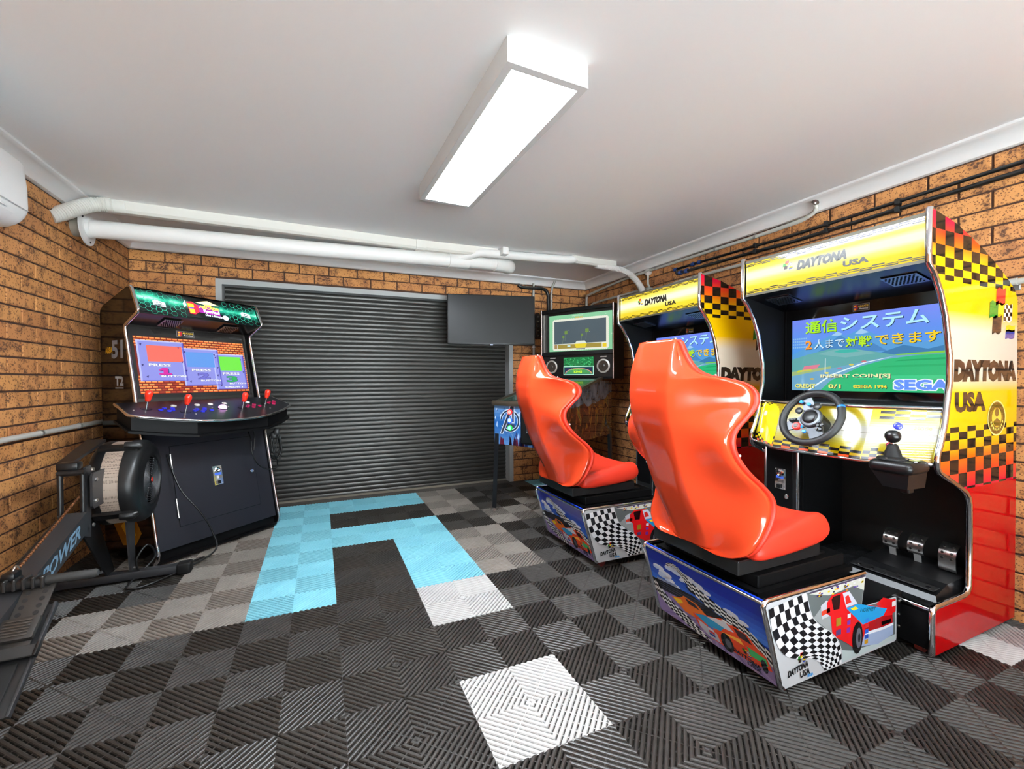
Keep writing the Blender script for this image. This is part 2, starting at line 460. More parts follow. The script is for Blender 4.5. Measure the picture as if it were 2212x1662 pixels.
# ceiling, cornices
m_ceil = mat('ceiling_paint', (249,250,251), 0.85)
mb = MB(); mb.box(XL-.1, XR+.1, YF-.1, YB+.2, ZC, ZC+.1); struct(mb.build('ceiling', m_ceil), 'plain white plaster ceiling')
m_cor = mat('cornice_paint', (246,246,246), 0.6)
cp_ = [(-.006, 2.197), (-.006, ZC+.005), (.092, ZC+.005), (.092, 2.268), (.084, 2.262)]+[(.084-.066*math.sin(t), 2.262-.062*(1-math.cos(t))) for t in [i*PI/2/8 for i in range(1, 9)]]+[(.012, 2.197)]
def cornice(name, fn, a, b2):
    struct(MB().prism(cp_, fn, a, b2).build(name, m_cor, smooth=40), 'white cove cornice')
cornice('trim_1', lambda p, t: (XL+p[0], t, p[1]), YF, YB)
cornice('trim_2', lambda p, t: (t, YB-p[0], p[1]), XL, XR)
cornice('trim_3', lambda p, t: (XR-p[0], t, p[1]), YF, YB)
cornice('trim_4', lambda p, t: (t, YF+p[0], p[1]), XL, XR)

# roller door: steel frame and curved slats
m_frame = mat('grey_door_frame', (150,151,150), 0.6, bump=0.2, bscale=60)
m_slat = mat('charcoal_door_slat', (58,56,53), 0.36, 0.5)
door = bpy.data.objects.new('door_1', None); COL.objects.link(door); struct(door, 'charcoal corrugated roller door in a grey steel frame'); door.location = (0.1, YB+.11, ZF)
do = (0.1, YB+.11, ZF)
fw = .047
MB(do).box(DX0, DX0+fw, YB-.004, YB+.15, ZF, DZ).build('frame_jamb', m_frame, door)
MB(do).box(DX1-fw, DX1, YB-.004, YB+.15, ZF, DZ).build('frame_jamb', m_frame, door)
MB(do).box(DX0+fw, DX1-fw, YB-.004, YB+.15, DZ-fw, DZ).build('frame_head', m_frame, door)
NS = 46; zt = DZ-fw; sp_ = (zt-ZF)/NS
mb = MB()
pr_ = [(0.0, .0), (-.0026, .10), (-.0055, .28), (-.0066, .5), (-.0055, .72), (-.0026, .90), (0.0, 1.0)]
L = DX1-DX0-2*fw
v = [(-L/2, y, z*sp_) for y, z in pr_]+[(L/2, y, z*sp_) for y, z in pr_]; n = len(pr_)
mb.add(v, [(i, n+i, n+i+1, i+1) for i in range(n-1)])
slat_me = mb.mesh('slat', m_slat, smooth=70)
for k in range(NS):
    o = link('slat', slat_me, door); o.location = ((DX0+DX1)/2-do[0], YB+.115-do[1], k*sp_)
MB(do).box(DX0+fw, DX1-fw, YB+.117, YB+.14, ZF, zt).build('door_backing', mat('door_back', (20,20,20), 0.8), door)
MB(do).box(DX0+fw, DX1-fw, YB+.09, YB+.113, ZF, ZF+.018).build('bottom_seal', mat('door_seal', (112,104,92), 0.7), door)

# ================================================================ CEILING LIGHTS
m_lampbody = mat('lamp_housing', (205,207,206), 0.55)
def ceiling_light(loc, rot, label):
    t = thing('ceiling_light', label, 'ceiling light', loc, rot, 'surface mounted panel lights')
    w, l, h = .163, .62, .085
    mb = MB(); mb.box(-w, w, -l, l, -.004, 0)
    for a in ((-w, -w+.004, -l, l), (w-.004, w, -l, l), (-w+.004, w-.004, -l, -l+.004), (-w+.004, w-.004, l-.004, l)): mb.box(*a, -h, -.004)
    i = .029
    for a in ((-w, -w+i, -l, l), (w-i, w, -l, l), (-w+i, w-i, -l, -l+i), (-w+i, w-i, l-i, l)): mb.box(*a, -h-.002, -h)
    mb.build('housing', m_lampbody, t)
    m = mat('lamp_diffuser', (240,240,240), 0.5, emit=(236,246,255), es=LAMP)
    MB().box(-w+i, w-i, -l+i, l-i, -h-.0005, -h+.004).build('diffuser', m, t)
    return t
ceiling_light((.262, .812, ZC), math.radians(1.6), 'long white surface-mounted light panel glowing on the ceiling')
ceiling_light((.30, -1.72, ZC), 0.0, 'unseen second light panel added on the ceiling behind the viewpoint to brighten the room')  # extra unseen panel, added to brighten the room

# ================================================================ AIR CONDITIONER
ac = thing('air_conditioner', 'white wall-mounted split air conditioner at the top of the left wall', 'air conditioner', (XL, 1.08, 1.80))
m_ac = mat('ac_white', (236,236,235), 0.35)
ao = (XL, 1.08, 1.80)
pf = [(XL, 2.10), (XL+.19, 2.10)]+[(XL+.19+.022*math.sin(t), 2.078+.022*math.cos(t)) for t in (.4, .8, 1.2, 1.57)]+[(XL+.222, 1.98), (XL+.224, 1.90)]+[(XL+.124+.10*math.cos(t), 1.90-.098*math.sin(t)) for t in (.25, .5, .75, 1.0, 1.25, 1.5)]+[(XL+.08, 1.80), (XL, 1.82)]
mb = MB(ao)
def acf(p, t): return (p[0], t, p[1])
def inset(p, k): return (XL+(p[0]-XL)*(1-k)+.0, 1.95+(p[1]-1.95)*(1-k))
rings = [[acf(inset(p, k), y) for p in pf] for y, k in ((.655, .12), (.662, .05), (.675, .015), (.70, 0), (1.46, 0), (1.485, .015), (1.498, .05), (1.505, .12))]
mb.loft(rings); mb.build('body', m_ac, ac, smooth=50)
MB(ao).tube([(XL+.2262, .69, 1.882), (XL+.2262, 1.47, 1.882)], .0022, 6).build('panel_seam', mat('ac_seam', (196,196,194), 0.5), ac)
def acs(t, d=0.0): return (XL+.124+(.10+d)*math.cos(t), 1.90-(.098+d)*math.sin(t))
mb = MB(ao); mb.loft([[(*[acs(t, .003)[0]], y, acs(t, .003)[1]) for t in (.55, .75, .95, 1.15, 1.35)]+[(acs(t, .0)[0], y, acs(t, .0)[1]) for t in (1.35, 1.15, .95, .75, .55)] for y in (.72, 1.40)])
mb.build('louver', mat('ac_louver', (226,226,226), 0.3), ac, smooth=40)
MB(ao).tube([(acs(.42, .001)[0], 1.30, acs(.42, .001)[1]), (acs(.42, .001)[0], 1.345, acs(.42, .001)[1])], .004, 6).build('display_window', mat('ac_disp', (205,205,205), 0.3), ac)

# ================================================================ PIPES AND CONDUITS
wp = thing('drain_pipe', 'thick white drain pipe running under the ceiling with a flanged end', 'pipe', (-.3, 2.5, 2.15)); wo = (-.3, 2.5, 2.15)
pipe = [(-1.785, 2.445, 2.094), (-1.04, 2.46, 2.110), (-.43, 2.48, 2.125), (.62, 2.53, 2.166)]
MB(wo).tube(pipe, .056, 20).build('pipe', WHITEP, wp, smooth=40)
MB(wo).tube([(.56, 2.527, 2.164), (.72, 2.535, 2.170), (.74, 2.536, 2.171)], .063, 20).build('coupling', WHITEP, wp, smooth=40)
MB(wo).tube([(.72, 2.535, 2.175), (1.02, 2.55, 2.182)], .058, 20).build('pipe', WHITEP, wp, smooth=40)
MB(wo).tube(smooth_path([(1.0, 2.549, 2.182), (1.08, 2.56, 2.183), (1.14, 2.58, 2.183), (1.17, 2.62, 2.186), (1.18, 2.68, 2.205), (1.18, 2.71, 2.29)], 4), .064, 18).build('elbow', WHITEP, wp, smooth=40)
MB(wo).tube(smooth_path([(.55, 2.527, 2.178), (.70, 2.49, 2.20), (.82, 2.44, 2.232), (.95, 2.43, 2.235), (1.3, 2.41, 2.24), (1.66, 2.35, 2.24), (1.72, 2.33, 2.26)], 4), .037, 14).build('branch_pipe', WHITEP, wp, smooth=40)
mb = MB(wo)
mb.lathe([(.064, .03), (.064, .012), (.075, .006), (.112, .006), (.112, 0), (.0, 0)], (-1.805, 2.445, 2.098), (1, .0, .03), 28)
fl = mb.build('flange', WHITEP, wp, smooth=40)
MB(wo).lathe([(.007, 0), (.007, .004)], (-1.798, 2.375, 2.148), (1, 0, 0), 10).build('bolt_hole', BLACKP, fl)
MB(wo).lathe([(.007, 0), (.007, .004)], (-1.798, 2.470, 2.012), (1, 0, 0), 10).build('bolt_hole', BLACKP, fl)
MB(wo).tube([(-1.866, 2.445, 2.096), (-1.80, 2.445, 2.098)], .06, 16).build('wall_stub', mat('old_pipe', (120,112,100), 0.7), wp, smooth=40)

td = thing('line_trunking', 'cream rectangular trunking along the ceiling with flexible hose ends', 'trunking', (-.3, 2.45, 2.25)); to = (-.3, 2.45, 2.25)
m_trunk = mat('trunking_cream', (214,212,205), 0.45)
def trunk(x0, y0, x1, y1, nm, w=.038, zb=2.207):
    d = Vector((x1-x0, y1-y0, 0)).normalized(); nrm = Vector((-d.y, d.x, 0)); mb = MB(to)
    sec = [(-w, ZC), (-w, zb+.016), (-w+.014, zb), (w-.014, zb), (w, zb+.016), (w, ZC)]
    mb.loft([[Vector((x, y, 0))+nrm*a+Vector((0, 0, z)) for a, z in sec] for x, y in ((x0, y0), (x1, y1))])
    return mb.build(nm, m_trunk, td)
trunk(-1.71, 2.43, .28, 2.475, 'trunk_cover'); trunk(.265, 2.472, .345, 2.477, 'joiner', .043, 2.202); trunk(.33, 2.475, .98, 2.45, 'trunk_cover')
MB(to).rbox(.99, 1.05, 2.33, 2.50, 2.215, ZC, .01).build('branch_box', WHITEP, td, smooth=30)
trunk(1.70, 2.36, 2.20, 2.375, 'trunk_cover', .034, 2.215)
def corrugated(path, r, name, parent, org, m, pitch=.012):
    P = smooth_path(path, 10); out = []; rs = []; acc = 0
    for i in range(len(P)-1):
        n_ = max(1, int((P[i+1]-P[i]).length/(pitch/4)))
        for k in range(n_): out.append(P[i].lerp(P[i+1], k/n_))
    d = 0; rs = [r]
    for i in range(1, len(out)):
        d += (out[i]-out[i-1]).length; rs.append(r*(1+.06*math.sin(2*PI*d/pitch)))
    return MB(org).tube(out, rs, 16).build(name, m, parent, smooth=60)
corrugated([(-1.66, 2.40, 2.245), (-1.72, 2.385, 2.235), (-1.78, 2.345, 2.20), (-1.84, 2.275, 2.13), (-1.89, 2.22, 2.08)], .042, 'flexible_hose', td, to, m_trunk, .014)
MB(to).tube([(-1.69, 2.41, 2.242), (-1.60, 2.425, 2.246)], .040, 16).build('adaptor', m_trunk, td, smooth=40)
corrugated([(1.98, 2.37, 2.225), (2.16, 2.36, 2.215), (2.28, 2.33, 2.19), (2.36, 2.28, 2.12), (2.41, 2.22, 2.0), (2.43, 2.18, 1.86)], .029, 'flexible_hose', td, to, WHITEP, .010)

def clips(pts, parent, org, ax, r):
    for p in pts:
        mb = MB(org); q = Vector(p); a = Vector(ax)
        mb.tube([q-a*.009, q+a*.009], r*1.25, 10); mb.build('saddle_clip', mat('clip_zinc', (150,150,146), 0.4, .7), parent, smooth=40)
# left wall conduit
o_ = (XL, 2.0, .85); t = thing('electrical_conduit', 'grey conduit running along the left brick wall above the rowing machine', 'conduit', o_)
MB(o_).tube([(XL+.026, .2, .852), (XL+.026, 2.86, .852)], .0145, 12).build('tube', GREYP, t, smooth=40)
clips([(XL+.026, 1.02, .852), (XL+.026, 1.99, .852), (XL+.026, 2.40, .852), (XL+.026, 2.76, .852)], t, o_, (0, 1, 0), .0145)
MB(o_).rbox(XL, XL+.012, 2.80, 2.93, .81, .94, .004).build('wall_plate', WHITEP, t)
# back wall vertical conduits and black hose by the television
o_ = (1.76, 3.27, 1.9); t = thing('electrical_conduit', 'pale vertical conduit passing behind the television', 'conduit', o_)
MB(o_).tube([(1.762, 3.278, .9), (1.762, 3.278, 2.215)], .0135, 12).build('tube', GREYP, t, smooth=40)
MB(o_).tube([(1.762, 3.278, 1.485), (1.762, 3.278, 1.50)], .019, 12).build('saddle_clip', WHITEP, t, smooth=40)
o_ = (1.99, 3.27, 1.9); t = thing('electrical_conduit', 'pale vertical conduit above the pinball backbox', 'conduit', o_)
MB(o_).tube([(1.992, 3.278, .8), (1.992, 3.278, 2.12), (1.997, 3.262, 2.19), (2.01, 3.22, 2.255)], .0125, 12).build('tube', GREYP, t, smooth=40)
clips([(1.992, 3.278, 2.03), (1.992, 3.278, 2.12)], t, o_, (0, 0, 1), .0125)
o_ = (1.7, 3.27, 2.1); t = tag(MB(o_).tube(smooth_path([(1.57, 3.278, 2.185), (1.62, 3.272, 2.158), (1.78, 3.265, 2.16), (1.89, 3.265, 2.155), (1.94, 3.268, 2.10), (1.948, 3.27, 1.95), (1.948, 3.27, .9)], 5), .019, 12).build('black_hose', CABLE, None, smooth=40), 'black hose bending down the back wall beside the pinball backbox', 'hose')
t.location = o_
# right wall conduits
o_ = (XR, 2.0, 2.05); t = thing('electrical_conduit', 'pale conduit following the cornice of the right wall into the corner', 'conduit', o_)
MB(o_).tube(smooth_path([(2.462, 3.262, 1.4), (2.462, 3.262, 2.05), (2.458, 3.245, 2.10), (2.455, 3.18, 2.125), (2.455, 2.6, 2.165), (2.455, 2.2, 2.172)], 4), .0135, 12).build('tube', GREYP, t, smooth=40)
MB(o_).tube([(2.455, 2.2, 2.172), (2.455, .95, 2.164)], .0125, 12).build('tube', GREYP, t, smooth=40)
bx_ = MB(o_).lathe([(.034, 0), (.036, .004), (.036, .03), (.030, .034), (0, .034)], (2.478, 2.19, 2.165), (-1, 0, 0), 20).build('junction_box', WHITEP, t, smooth=40)
MB(o_).lathe([(.004, 0), (.004, .002)], (2.444, 2.19, 2.165), (-1, 0, 0), 8).build('screw', STEEL, bx_)
clips([(2.455, 2.08, 2.172), (2.455, 1.40, 2.168), (2.455, 1.05, 2.165)], t, o_, (0, 1, 0), .0125)
corrugated([(2.455, .95, 2.164), (2.455, .80, 2.168), (2.45, .70, 2.172), (2.44, .62, 2.195), (2.42, .60, 2.23)], .013, 'flexible_end', t, o_, GREYP, .006)
MB(o_).lathe([(.018, 0), (.022, .006), (.01, .012), (.006, .02)], (2.415, .60, 2.245), (-.5, 0, -.8), 12).build('ceiling_hook', STEEL, t, smooth=40)
o_ = (XR, 1.5, 1.99); t = thing('electrical_conduit', 'lower pale conduit on the right wall passing behind the marquees', 'conduit', o_)
MB(o_).tube(smooth_path([(2.458, 3.20, 1.4), (2.458, 3.19, 1.92), (2.458, 3.15, 1.985), (2.458, 3.05, 2.01), (2.458, 2.5, 2.008), (2.458, 2.20, 2.005), (2.458, 2.10, 1.975), (2.458, 2.0, 1.968), (2.458, 1.85, 1.985), (2.458, 1.6, 1.992), (2.458, .3, 1.98)], 4), .0125, 12).build('tube', GREYP, t, smooth=40)
MB(o_).tube([(2.458, 2.19, 2.165), (2.458, 2.19, 2.05), (2.458, 2.16, 2.0)], .011, 10).build('drop_tube', GREYP, t, smooth=40)
clips([(2.458, 2.98, 2.01), (2.458, 1.62, 1.992), (2.458, 1.0, 1.986)], t, o_, (0, 1, 0), .0125)
o_ = (XR, -.6, 1.568); t = thing('electrical_conduit', 'short pale conduit leaving the wall behind the nearest marquee', 'conduit', o_)
MB(o_).tube([(2.458, -.20, 1.568), (2.458, -2.3, 1.568)], .0135, 12).build('tube', GREYP, t, smooth=40)
MB(o_).tube([(2.458, -.215, 1.568), (2.458, -.265, 1.568)], .017, 12).build('coupling', GREYP, t, smooth=40)
MB(o_).rbox(2.468, 2.478, -.272, -.242, 1.528, 1.558, .004).build('saddle_clip', mat('clip_zinc'), t)
# two black hoses with blue fittings
m_blue = mat('blue_fitting', (34,60,120), 0.4)
for lab, zz, y1, r in (('thin upper black water hose clipped to the right wall', 2.108, 1.68, .010), ('thicker lower black water hose clipped to the right wall', 2.066, 1.82, .0125)):
    o_ = (XR, 1.0, zz); t = thing('water_hose', lab, 'hose', o_)
    MB(o_).tube([(2.462, -2.3, zz+.01), (2.462, -.5, zz+.004), (2.462, .8, zz-.016), (2.462, 1.1, zz-.008), (2.462, y1, zz)], r, 10).build('hose', CABLE, t, smooth=40)
    for yy in (.19, .56, 1.05): MB(o_).rbox(2.445, 2.478, yy-.012, yy+.012, zz-.026, zz+.008, .004).build('clip', BLACKP, t)
    for dy in (.03, .10): MB(o_).tube([(2.462, y1-dy, zz), (2.462, y1-dy-.03, zz)], r*1.55, 12).build('fitting', m_blue, t, smooth=40)
    if zz > 2.1:
        MB(o_).tube([(2.462, y1-.01, zz), (2.462, y1+.13, zz), (2.462, y1+.145, zz-.01), (2.462, y1+.15, zz-.042)], .009, 10).build('hose_return', CABLE, t, smooth=40)
        MB(o_).tube([(2.462, y1+.14, zz), (2.462, y1+.17, zz)], .015, 12).build('fitting', m_blue, t, smooth=40)
# ================================================================ RACING MACHINE (built once, copied)
RO = (1.70, 0.1525, 0.0)
YR, YL, PT = -.265, .57, .018
prof = [(1.712,1.788),(1.814,1.771),(1.901,1.754),(2.011,1.719),(2.114,1.684),(2.228,1.636),(2.348,1.578),(2.430,1.530),(2.462,1.482),(2.462,.021),
        (1.756,.021),(1.753,.186),(1.760,.203),(1.780,.210),(1.886,.209),(2.005,.210),(2.036,.218),(2.051,.243),(2.054,.468),(2.049,.590),(2.038,.622),(2.01,.649),
        (1.922,.694),(1.803,.748),(1.786,.766),(1.781,.80),(1.792,.830),(1.81,.86),(1.841,.942),(1.862,1.042),(1.876,1.11),(1.876,1.212),(1.861,1.278),(1.84,1.375),(1.8,1.468),(1.748,1.543),(1.712,1.575),(1.709,1.59)]
# side art: checks fading magenta - orange - yellow, cream band, checks again, red foot
m_side, nt, b = new_mat('racing_side_art', 0.07)
b.inputs['Specular IOR Level'].default_value = 0.32
tc = nt.nodes.new('ShaderNodeTexCoord'); sx = nt.nodes.new('ShaderNodeSeparateXYZ'); nt.links.new(tc.outputs['Object'], sx.inputs[0])
X_, Z_ = sx.outputs['X'], sx.outputs['Z']
def zz(v): return v/1.8
YE, OR, MG, RD, CR = S(206,160,4), S(214,92,10), S(186,6,44), S(168,4,8), S(196,184,166)
colr = ramp_n(nt, math_n(nt, 'DIVIDE', Z_, 1.8), [(0, RD), (zz(.662), RD), (zz(.668), MG), (zz(.745), S(222,62,20)), (zz(.80), OR), (zz(.87), YE), (zz(1.07), YE), (zz(1.13), CR), (zz(1.32), CR), (zz(1.40), YE), (zz(1.60), YE), (zz(1.66), OR), (zz(1.70), S(224,54,20)), (zz(1.75), MG)])
def rows(zs):
    acc = None
    for z in zs:
        g = math_n(nt, 'GREATER_THAN', Z_, z); acc = g if acc is None else math_n(nt, 'ADD', acc, g)
    return acc
def checks(zs, x0, w, par):
    cidx = math_n(nt, 'FLOOR', math_n(nt, 'DIVIDE', math_n(nt, 'SUBTRACT', X_, x0), w))
    s_ = math_n(nt, 'ADD', math_n(nt, 'ADD', rows(zs), cidx), 100+par)
    p = math_n(nt, 'MODULO', s_, 2.0)
    p = math_n(nt, 'GREATER_THAN', p, 0.5)
    inside = math_n(nt, 'MULTIPLY', math_n(nt, 'GREATER_THAN', Z_, zs[0]), math_n(nt, 'LESS_THAN', Z_, zs[-1]))
    return math_n(nt, 'MULTIPLY', p, inside)
k1 = checks([1.518, 1.539, 1.570, 1.609, 1.656, 1.715, 1.95], .042, .0715, 1)
k2 = checks([.664, .673, .733, .792, .833, .873, .904, .926], .163, .0712, 0)
kk = math_n(nt, 'MAXIMUM', k1, k2)
nt.links.new(mix_n(nt, kk, colr, S(20,17,14)), b.inputs['Base Color'])

RM = thing('racing_arcade_machine', 'near red-seated racing arcade machine with checkered yellow side, beside the white floor tile', 'arcade machine', RO, 0, 'sit-down racing arcade machines')
def pan(y0, y1, outer, name):
    mb = MB(RO); mb.prism(prof, lambda p, t: (p[0], t, p[1]), y0, y1, 0, cap0=False, cap1=False)
    mb.add([(p[0], y0, p[1]) for p in prof], [list(range(len(prof)))], 1 if outer == y0 else 2)
    mb.add([(p[0], y1, p[1]) for p in prof], [list(range(len(prof)))], 1 if outer == y1 else 2)
    o = mb.build(name, [BLACK, m_side, BLACK], RM)
    fp = prof[10:]+[prof[0]]
    ym = (y0+y1)/2
    path = [(p[0], ym, p[1]) for p in fp]
    path = path+[(1.722, ym, 1.789)]
    MB(RO).tube([(1.757, ym, .022)]+path[1:], .0112, 10).build('chrome_trim', CHROME, o, smooth=50)
    return o
spr = pan(YR, YR+PT, YR, 'side_panel'); spl = pan(YL-PT, YL, YL, 'side_panel')
tag(spr, 'glossy yellow and red side panel with black checks'); tag(spl, 'far side panel with the same checkered art')
IY0, IY1 = YR+PT, YL-PT
INK = (28,22,18)
def emblem_flags(P, x, z, s, l=1):
    def fl(dx, dz, w, h, c, wav=.12):
        a = x+dx*s; q = z+dz*s; w *= s; h *= s
        P.poly([(a, q), (a+w*.33, q+h*wav), (a+w*.66, q+h*.02), (a+w, q+h*wav*1.3), (a+w*1.08, q+h*1.05), (a+w*.74, q+h*.92), (a+w*.4, q+h*1.02), (a+w*.08, q+h*.9)], c, l)
    fl(.0, .42, .40, .40, (34,120,30)); fl(.30, .72, .44, .40, (206,40,30)); fl(.40, .52, .30, .28, (236,206,20)); fl(.14, .08, .42, .42, (50,34,26))
    fl(.66, .36, .42, .42, (238,236,232)); fl(.76, .0, .44, .22, (40,52,130)); fl(.78, .16, .44, .16, (236,196,30))
    for i in range(4):
        for j in range(4):
            if (i+j) % 2 == 0:
                P.rect(x+(.68+.1*i)*s, z+(.40+.09*j+.01*i)*s, x+(.78+.1*i)*s, z+(.49+.09*j+.01*i)*s, (20,20,20), l+1)
P = Print((0, YR, 0), (1, 0, 0), (0, 0, 1), RO)
P.text('DAYTONA', 1.886, 1.11, 2.452, 1.205, INK, 1, .10, 0.06)
P.text('USA', 1.898, .984, 2.162, 1.069, INK, 1, .06, 0.0)
P.build('lettering', spr, rough=.12, coat=.5)
P = Print((0, YR, 0), (1, 0, 0), (0, 0, 1), RO)
emblem_flags(P, 2.185, 1.30, .20)
P.build('flag_emblem', spr, rough=.12, coat=.5)
P = Print((0, YR, 0), (1, 0, 0), (0, 0, 1), RO)
P.disc(2.262, .950, .085, .078, (120,92,16), 1, 32); P.ring(2.262, .950, .085, .078, .006, (250,236,150), 2, 32); P.ring(2.262, .950, .070, .064, .003, (70,50,10), 2, 32)
P.disc(2.262, .952, .045, .042, (214,186,60), 2, 24); P.disc(2.262, .975, .018, .02, (110,84,16), 3, 14); P.poly([(2.228,.935),(2.262,.95),(2.296,.935),(2.285,.915),(2.24,.915)], (110,84,16), 3)
for k in range(9):
    a = math.radians(200+17.5*k); P.disc(2.262+.057*math.cos(a), .95+.052*math.sin(a), .006, .006, (240,222,120), 3, 8)
for k in range(12):
    a = math.radians(30+10*k); P.rect(2.262+.056*math.cos(a)-.002, .95+.052*math.sin(a)-.003, 2.262+.056*math.cos(a)+.002, .95+.052*math.sin(a)+.003, (50,36,8), 3)
P.build('medal_emblem', spr, rough=.12, coat=.5)

# shell of the cabinet
MB(RO).sheet([p for p in prof[:10]], lambda p, t: (p[0]+.012, t, p[1]-.012), IY0, IY1).build('back_cover', BLACK, RM, recalc=False)
m_blk_soft = mat('black_textured_panel', (15,15,16), 0.45, bump=0.1, bscale=900)
# speaker board and grilles
def quad_slab(p, th, mb, mi=0):
    A, B, Cc, D = [Vector(q) for q in p]; n = (B-A).cross(D-A).normalized()*th
    v = [A, B, Cc, D, A+n, B+n, Cc+n, D+n]
    mb.add(v, [(0,3,2,1),(4,5,6,7),(0,1,5,4),(1,2,6,5),(2,3,7,6),(3,0,4,7)], mi)
sb = MB(RO); quad_slab([(1.722, IY0, 1.584), (2.045, IY0, 1.520), (2.045, IY1, 1.520), (1.722, IY1, 1.584)], .012, sb)
sb = sb.build('speaker_board', mat('board_satin', (12,12,14), 0.22), RM)
m_grille = mat('speaker_grille', (150,152,160), 0.3, 1.0)
for yc in (.425, -.115):
    g = MB(RO)
    def SP(x, y): return (x, y, 1.5815-(x-1.722)*.198)
    quad_slab([SP(1.80, yc-.065), SP(1.80, yc+.065), SP(1.915, yc+.065), SP(1.915, yc-.065)], .003, g)
    g = g.build('speaker_grille', m_grille, sb)
    h = MB(RO)
    for i in range(8):
        for j in range(7):
            x = 1.815+.0135*j; y = yc-.05+.0142*i+(.007 if j % 2 else 0); c = Vector(SP(x, y))
            h.lathe([(.0038, 0), (.0038, .0012)], c+Vector((0, 0, -.0048)), (.198, 0, 1), 6)
    h.build('grille_hole', BLACK, g)
    for (x, y) in ((1.805, yc-.058), (1.805, yc+.058), (1.91, yc-.058), (1.91, yc+.058)):
        pass
# marquee
mq_mat, nt, b = new_mat('racing_marquee_light', 0.05)
b.inputs['Base Color'].default_value = S(120,108,40)
tc = nt.nodes.new('ShaderNodeTexCoord'); sx = nt.nodes.new('ShaderNodeSeparateXYZ'); nt.links.new(tc.outputs['Object'], sx.inputs[0])
e = ramp_n(nt, math_n(nt, 'MULTIPLY_ADD', sx.outputs['Z'], 1/.17, -1.595/.17), [(0.0, S(222,190,12)), (0.26, S(232,206,24)), (0.42, S(244,238,150)), (0.52, S(252,252,240)), (0.66, S(252,252,240)), (0.78, S(244,232,120)), (0.92, S(232,206,30)), (1.0, S(226,196,20))])
nt.links.new(e, b.inputs['Emission Color']); b.inputs['Emission Strength'].default_value = 0.72
MX = 1.7245
mqb = MB(RO).box(MX+.002, MX+.05, IY0, IY1, 1.588, 1.775).build('marquee', [BLACK], RM)
MB(RO).box(MX-.002, MX+.002, IY0+.004, IY1-.004, 1.596, 1.768).build('marquee_light', mq_mat, mqb)
MB(RO).box(MX-.004, MX+.01, IY0, IY1, 1.584, 1.5965).build('marquee_rail', mat('marquee_rail', (92,88,78), 0.45, .6), mqb)
MB(RO).box(MX-.004, MX+.03, IY0, IY1, 1.767, 1.781).build('marquee_rail', mat('marquee_rail'), mqb)
P = Print((MX-.002, IY1, 0), (0, -1, 0), (0, 0, 1), RO)
W_ = IY1-IY0
GK = (34,31,24)
P.text('DAYTONA', .285, 1.668, .513, 1.716, GK, 2, .075, .28, rot=.0)
P.text('USA', .497, 1.634, .600, 1.662, GK, 2, .05, 0)
P.build('lettering', mqb, mode='back', es=.1)
P = Print((MX-.002, IY1, 0), (0, -1, 0), (0, 0, 1), RO)
emblem_flags(P, .215, 1.682, .042)
P.build('flag_emblem', mqb, mode='back', es=.4)
P = Print((MX-.002, IY1, 0), (0, -1, 0), (0, 0, 1), RO)
for z0 in (1.599, 1.747):
    P = Print((MX-.002, IY1, 0), (0, -1, 0), (0, 0, 1), RO)
    for i in range(17):
        u0 = .006+i*.0466; zo = .005 if i % 2 else 0.0
        for r in range(2): P.rect(u0, z0+zo+r*.008, min(u0+.0466, W_-.006), z0+zo+r*.008+(.0034 if (i+r) % 2 else .0052), (34,28,4), 2)
    P.build('check_border', mqb, mode='back', es=.25)
# monitor
mon = MB(RO).box(2.052, 2.10, IY0, IY1, .985, 1.522).build('monitor', [mat('bezel_gloss', (6,6,7), 0.08)], RM)
MB(RO).box(2.046, 2.053, .540, .543, .99, 1.52).build('bezel_groove', BLACK, mon)
SW, SH = .704, .40
P = Print((2.052, .504, 1.06), (0, -1, 0), (0, 0, 1), RO, eps=.00035, lift=.0004)
def lerp3(a, b2, t): return tuple(int(round(x+(y-x)*t)) for x, y in zip(a, b2))
def V(u, v): return (u*SW, v*SH)
for i in range(14):
    t0 = i/14; c = lerp3((70,150,220), (112,128,228), t0)
    P.poly([V(0, .42+.58*t0), V(1, .42+.58*t0), V(1, .42+.58*(t0+1/14)), V(0, .42+.58*(t0+1/14))], c, 0)
P.poly([V(0,.5), V(.10,.60), V(.2,.66), V(.33,.78), V(.40,.72), V(.50,.80), V(.60,.70), V(.72,.62), V(.86,.58), V(1,.66), V(1,.40), V(0,.40)], (84,150,206), 1)
P.poly([V(.18,.50), V(.30,.66), V(.36,.74), V(.42,.66), V(.50,.70), V(.58,.60), V(.66,.50)], (70,128,186), 2)
P.poly([V(.30,.74), V(.34,.79), V(.38,.755), V(.36,.73)], (150,190,226), 2)
P.poly([V(.46,.74), V(.50,.80), V(.55,.745), V(.50,.73)], (150,190,226), 2)
P.poly([V(.62,.48), V(.75,.56), V(.88,.50), V(1,.55), V(1,.44), V(.62,.44)], (58,118,168), 2)
P.poly([V(0,.44), V(.12,.50), V(.28,.56), V(.44,.55), V(.58,.50), V(.70,.45), V(1,.455), V(1,0), V(0,0)], (92,160,160), 3)
P.poly([V(.20,.50), V(.34,.56), V(.50,.53), V(.60,.48), V(.40,.44)], (112,168,170), 4)
P.poly([V(.32,.52), V(.36,.545), V(.46,.54), V(.50,.51), V(.38,.50)], (60,172,160), 5)
P.poly([V(.70,.455), V(1,.475), V(1,.45), V(.72,.44)], (120,190,70), 4)
P.poly([V(1,.44), V(.80,.43), V(.66,.40), V(.50,.32), V(.30,.14), V(.22,0), V(1,0)], (44,176,116), 5)
P.poly([V(1,.40), V(.74,.385), V(.70,.37), V(1,.375)], (30,156,98), 6); P.poly([V(1,.33), V(.64,.32), V(.60,.30), V(1,.30)], (36,166,106), 6); P.poly([V(1,.20), V(.52,.20), V(.44,.16), V(1,.15)], (60,192,132), 6)
